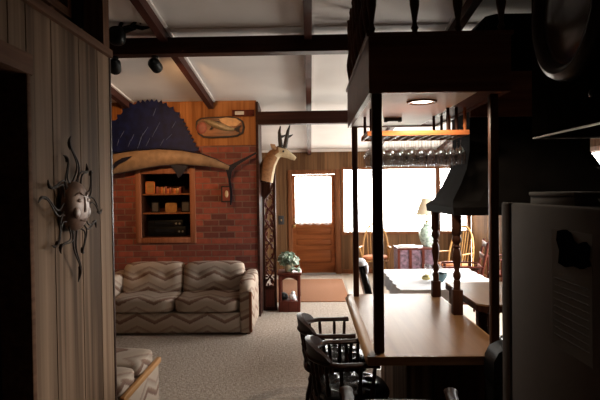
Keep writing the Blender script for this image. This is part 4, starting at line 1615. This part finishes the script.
# ================================================================== DINING AREA
def dining():
    x0, x1, y0, y1, z = 0.90, 1.86, 5.36, 6.66, 0.735
    t = thing('dining_table', 'dark dining table under a white cloth beyond the bar', 'table', ((x0 + x1) / 2, (y0 + y1) / 2, 0))
    bx('tabletop', M['dkwood'], x0, x1, y0, y1, z - 0.03, z, t)
    for x in (x0 + 0.08, x1 - 0.15):
        for y in (y0 + 0.08, y1 - 0.15):
            bx('leg', M['dkwood'], x, x + 0.07, y, y + 0.07, 0, z - 0.03, t)
    # cloth
    mb = MB()
    nx, ny = 26, 30
    ex = 0.03
    V = {}
    X0, X1, Y0_, Y1_ = x0 - ex, x1 + ex, y0 - ex, y1 + ex
    D = 0.13
    def pt(i, j):
        def g(k, n, L):
            return {0: -D, 1: -D * 0.5, 2: -0.012, 3: -0.0005, n - 3: L + 0.0005, n - 2: L + 0.012, n - 1: L + D * 0.5, n: L + D}.get(k, (k - 3) / (n - 6) * L)
        u, v = g(i, nx, X1 - X0), g(j, ny, Y1_ - Y0_)
        x, y, zz = X0 + u, Y0_ + v, z + 0.006
        dx = max(0, X0 - x, x - X1)
        dy = max(0, Y0_ - y, y - Y1_)
        d = max(dx, dy)
        xx = min(max(x, X0), X1)
        yy2 = min(max(y, Y0_), Y1_)
        if d > 0:
            zz -= d
            wv = 0.010 * math.sin((x + y) * 26)
            if dx >= dy:
                xx += math.copysign(0.012 + wv + d * 0.12, x - (X0 + X1) / 2)
            if dy >= dx:
                yy2 += math.copysign(0.012 + wv + d * 0.12, y - (Y0_ + Y1_) / 2)
        return (xx, yy2, zz)
    for i in range(nx + 1):
        for j in range(ny + 1):
            V[i, j] = mb.b.verts.new(pt(i, j))
    for i in range(nx):
        for j in range(ny):
            mb.b.faces.new((V[i, j], V[i + 1, j], V[i + 1, j + 1], V[i, j + 1]))
    c = mb.done('tablecloth', M['white'], None, ((x0 + x1) / 2, (y0 + y1) / 2, z), angle=60)
    tag(c, 'white tablecloth over the dining table beyond the bar', 'tablecloth')
    zt = z + 0.0065
    q = thing('bowl', 'dark teal bowl on the white tablecloth', 'bowl', (1.36, 5.72, zt))
    MB().lathe([(0.035, zt), (0.04, zt + 0.006), (0.07, zt + 0.05), (0.082, zt + 0.09), (0.077, zt + 0.09), (0.065, zt + 0.052), (0.03, zt + 0.014), (0.001, zt + 0.012)], (1.345, 5.76, 0), 20).done('body', M['teal'], q)
    lm = MB()
    lm.loft([((1.18, 5.88, zt + 0.022), (0, 0.004, 0), (0, 0, 0.004)), ((1.195, 5.88, zt + 0.026), (0, 0.022, 0), (0, 0, 0.022)), ((1.23, 5.88, zt + 0.03), (0, 0.03, 0), (0, 0, 0.03)), ((1.265, 5.88, zt + 0.026), (0, 0.022, 0), (0, 0, 0.022)), ((1.28, 5.88, zt + 0.024), (0, 0.005, 0), (0, 0, 0.005))], 12)
    tag(lm.done('lemon', M['lemon'], None, (1.23, 5.88, zt)), 'pale yellow lemon lying beside the teal bowl', 'fruit')
    first = None
    for x, y, lab in ((1.30, 6.12, 'clear tumbler left of the turned hood post, on the white tablecloth'), (1.43, 6.18, 'clear tumbler right of the turned hood post, on the white tablecloth')):
        if first is None:
            first = o = MB().lathe([(0.001, 0.004), (0.032, 0.0), (0.034, 0.004), (0.040, 0.135), (0.038, 0.135), (0.031, 0.012), (0.001, 0.012)], (0, 0, 0), 18, cap=False).done('tumbler', M['wineglass'])
        else:
            o = first.copy()
            COL.objects.link(o)
        o.location = (x, y, zt)
        tag(o, lab, 'glass')
    # dark upholstered chair at the left end of the table
    d = thing('dining_chair', 'dark padded dining chair at the left end of the white table', 'chair', (0.70, 6.05, 0))
    MB().superbox((0.78, 6.05, 0.44), (0.21, 0.21, 0.05), 4, 6).done('seat', M['vinylblack'], d)
    MB().superbox((0.60, 6.05, 0.66), (0.045, 0.20, 0.245), 4, 7, lambda p: Vector((p.x - p.z * 1.3, p.y, p.z))).done('backrest', M['vinylblack'], d)
    for x in (0.62, 0.94):
        for y in (5.88, 6.22):
            MB().tube([(x, y, 0.0045), (x, y, 0.42)], [0.014, 0.02], 8).done('leg', M['dkwood'], d)
    mb = MB()
    mb.superbox((0.535, 6.0, 0.925), (0.065, 0.17, 0.035), 3, 6)
    mb.superbox((0.60, 6.0, 0.86), (0.02, 0.15, 0.06), 3, 5)
    tag(mb.done('folded_cloth', M['white'], None, (0.573, 6.0, 0.85)), 'white cloth folded over the back of the dark padded dining chair', 'cloth')


dining()


def hoop_chair():
    t = thing('hoop_back_chair', 'honey wood hoop-back armchair with orange cushion under the far window, left one', 'chair', (0, 0, 0), 'hoop-back chairs by the window')
    H = M['honey']
    MB().superbox((0, 0, 0.42), (0.24, 0.22, 0.022), 3, 6).done('seat', H, t)
    MB().superbox((0, 0.02, 0.475), (0.22, 0.20, 0.04), 3.5, 7).done('cushion', M['orangecush'], t)
    pts = []
    for k in range(25):
        a = PI * k / 24
        s = math.sin(a)
        pts.append((0.235 * math.cos(a), -0.20 - 0.12 * s, 0.44 + 0.64 * s ** 0.75))
    MB().tube(pts, 0.017, 8).done('hoop', H, t)
    for x in (-0.16, -0.10, -0.05, 0, 0.05, 0.10, 0.16):
        s = math.sqrt(1 - (x / 0.235) ** 2)
        MB().tube([(x * 0.8, -0.19, 0.43), (x, -0.20 - 0.12 * s, 0.44 + 0.64 * s ** 0.75)], 0.007, 6).done('spindle', H, t)
    for s in (-1, 1):
        MB().tube([(s * 0.225, -0.25, 0.66), (s * 0.27, -0.05, 0.665), (s * 0.275, 0.16, 0.66)], [0.014, 0.018, 0.022], 8, 0.6, (0, 0, 1)).done('arm', H, t)
        MB().tube([(s * 0.22, 0.10, 0.43), (s * 0.272, 0.12, 0.655)], 0.012, 8).done('arm_post', H, t)
        for y in (-0.16, 0.15):
            MB().tube([(s * 0.15, y * 0.85, 0.41), (s * 0.22, y * 1.3, 0.0045)], [0.018, 0.013], 8).done('leg', H, t)
    return t


hc = hoop_chair()
hc.location = (1.18, 10.05, 0)
hc.rotation_euler = (0, 0, rad(172))
dup(hc, (2.32, 9.0, 0), rad(130), 'honey wood hoop-back armchair right of the ginger jar lamp')

# draped side table with lamp and papers
t = thing('side_table', 'side table draped in dark patterned cloth under the far window', 'table', (1.83, 9.75, 0))
MB().box(1.50, 2.17, 9.50, 10.05, 0.66, 0.69, 0.008).done('top', M['redwood'], t)
mb = MB()
mb.box(1.515, 2.155, 9.515, 10.035, 0.10, 0.66)
mb.done('drape', M['lace'], t)
mb = MB()
for x in (1.52, 2.11):
    for y in (9.52, 9.99):
        mb = MB()
        mb.box(x, x + 0.04, y, y + 0.04, 0.0045, 0.10)
        mb.done('leg', M['redwood'], t)
mb = MB()
for x0 in (1.50, 1.70, 1.92, 2.13):
    mb.box(x0, x0 + 0.045, 9.498, 9.514, 0.10, 0.66)
mb.done('dark_bands', M['redwood'], t)
pn = MB()
pn.box(1.53, 1.86, 9.55, 9.82, 0.691, 0.712, 0.004)
pn.box(1.56, 1.84, 9.57, 9.80, 0.712, 0.726, 0.004)
tag(pn.done('newspaper', M['news'], None, (1.7, 9.68, 0.69)), 'pale folded newspapers on the draped side table', 'newspaper')
lx, ly = 2.07, 9.80
t = thing('table_lamp', 'green and white ginger jar lamp with cream shade on the draped side table', 'lamp', (lx, ly, 0.69))
MB().lathe([(0.07, 0.691), (0.08, 0.71), (0.12, 0.79), (0.145, 0.88), (0.14, 0.96), (0.10, 1.03), (0.065, 1.06), (0.075, 1.08), (0.05, 1.10), (0.01, 1.11)], (lx, ly, 0), 22).done('jar_base', M['jar'], t)
MB().lathe([(0.012, 1.10), (0.03, 1.13), (0.012, 1.16), (0.014, 1.24), (0.006, 1.56), (0.012, 1.575), (0.002, 1.59)], (lx, ly, 0), 12).done('stem', M['brass'], t)
MB().lathe([(0.19, 1.25), (0.13, 1.42), (0.075, 1.55), (0.073, 1.55), (0.128, 1.42), (0.188, 1.25)], (lx, ly, 0), 28, cap=False).done('shade', M['shade'], t)
mb = MB()
for k in range(3):
    a = 2 * PI * k / 3
    mb.tube([(lx, ly, 1.54), (lx + 0.074 * math.cos(a), ly + 0.074 * math.sin(a), 1.545)], 0.003, 5)
mb.done('spider', M['brass'], t)


def slat_chair():
    t = thing('slat_back_armchair', 'dark brown slat-back armchair right of the table, nearer one', 'chair', (0, 0, 0), 'slat-back armchairs at the right wall')
    Wd = M['redwood']
    MB().superbox((0, 0, 0.44), (0.25, 0.24, 0.03), 4, 6).done('seat', Wd, t)
    for s in (-1, 1):
        MB().tube([(s * 0.22, -0.20, 0.0045), (s * 0.22, -0.22, 0.45), (s * 0.22, -0.34, 1.02)], [0.017, 0.022, 0.015], 8).done('back_post', Wd, t)
        MB().tube([(s * 0.24, 0.20, 0.0045), (s * 0.25, 0.19, 0.66)], [0.016, 0.02], 8).done('front_leg', Wd, t)
        MB().tube([(s * 0.225, -0.27, 0.68), (s * 0.26, 0.0, 0.685), (s * 0.255, 0.24, 0.675)], [0.018, 0.024, 0.028], 8, 0.6, (0, 0, 1)).done('arm', Wd, t)
        MB().tube([(s * 0.23, 0.19, 0.2), (s * 0.22, -0.2, 0.2)], 0.012, 8).done('stretcher', Wd, t)
    for z, y in ((0.60, -0.255), (0.76, -0.285), (0.92, -0.32)):
        MB().box(-0.22, 0.22, y - 0.012, y + 0.012, z, z + 0.08, 0.006).done('slat', Wd, t)
    return t


sc_ = slat_chair()
sc_.location = (2.02, 7.45, 0)
sc_.rotation_euler = (0, 0, rad(80))
dup(sc_, (2.92, 8.2, 0), rad(95), 'dark brown slat-back armchair farther back by the right wall')

# ================================================================== CEILING SPOTLIGHTS
def track_head(px, py, Y, label, aim, watts, r=0.055, L=0.13, beam_z=2.995):
    c = w(px, py, Y)
    t = thing('spotlight', label, 'spotlight', (c.x, Y, beam_z), 'black spotlights on the dark beam')
    d = (Vector(aim) - c).normalized()
    mb = MB()
    a = c - d * L * 0.5
    b = c + d * L * 0.5
    mb.tube([a - d * 0.03, a, a + d * 0.02, b], [0.015, r * 0.7, r, r], 18)
    mb.done('lamp_head', M['black'], t)
    MB().tube([b + d * 0.001, b + d * 0.004], r * 0.8, 14).done('bulb', M['bulb'], t)
    MB().tube([c + Vector((0, 0, 0.03)), (c.x, Y, beam_z)], 0.012, 8).done('stem', M['black'], t)
    MB().lathe([(0.035, beam_z - 0.012), (0.035, beam_z)], (c.x, Y, 0), 12).done('mount', M['black'], t)
    spot('track_spot', tuple(b + d * 0.02), aim, watts, (1.0, 0.55, 0.24), 75, 0.9, 0.05)


track_head(115, 66, 5.17, 'black spotlight under the dark beam, beside the left wall edge', (-2.5, YB, 1.9), 120)
track_head(155, 65, 5.17, 'black spotlight under the dark beam, right of the other one', (-1.35, YB, 2.4), 90)

t = thing('ceiling_spotlight', 'black lamp head with branching arms under the ceiling, top left', 'spotlight', tuple(w(117, 36, 4.9)))
c = w(117, 36, 4.9)
MB().superbox(tuple(c), (0.075, 0.075, 0.085), 2.6, 6).done('lamp_head', M['black'], t)
mb = MB()
for pl in ([(117, 33), (124, 28), (133, 26), (142, 28), (152, 27)], [(117, 33), (126, 31), (136, 29)], [(117, 33), (123, 20), (122, 8)], [(112, 8), (121, 5), (132, 2), (139, 4)], [(130, 27), (137, 20), (141, 24)]):
    P = [w(a, b, 4.88 + 0.02 * i) for i, (a, b) in enumerate(pl)]
    mb.tube(P, [0.014] + [0.02] * (len(P) - 2) + [0.006], 7)
mb.done('arms', M['black'], t)
mb = MB()
q = w(122, 12, 4.9)
mb.tube([q + Vector((0.022 * math.cos(a), 0, 0.03 * math.sin(a))) for a in [2 * PI * k / 16 for k in range(16)]], 0.005, 6, closed=True)
mb.done('ring', M['black'], t)
q = w(122, 8, 4.92)
MB().tube([q, (q.x, q.y, ceil_z(q.y) + 0.004)], 0.01, 8).done('stem', M['black'], t)
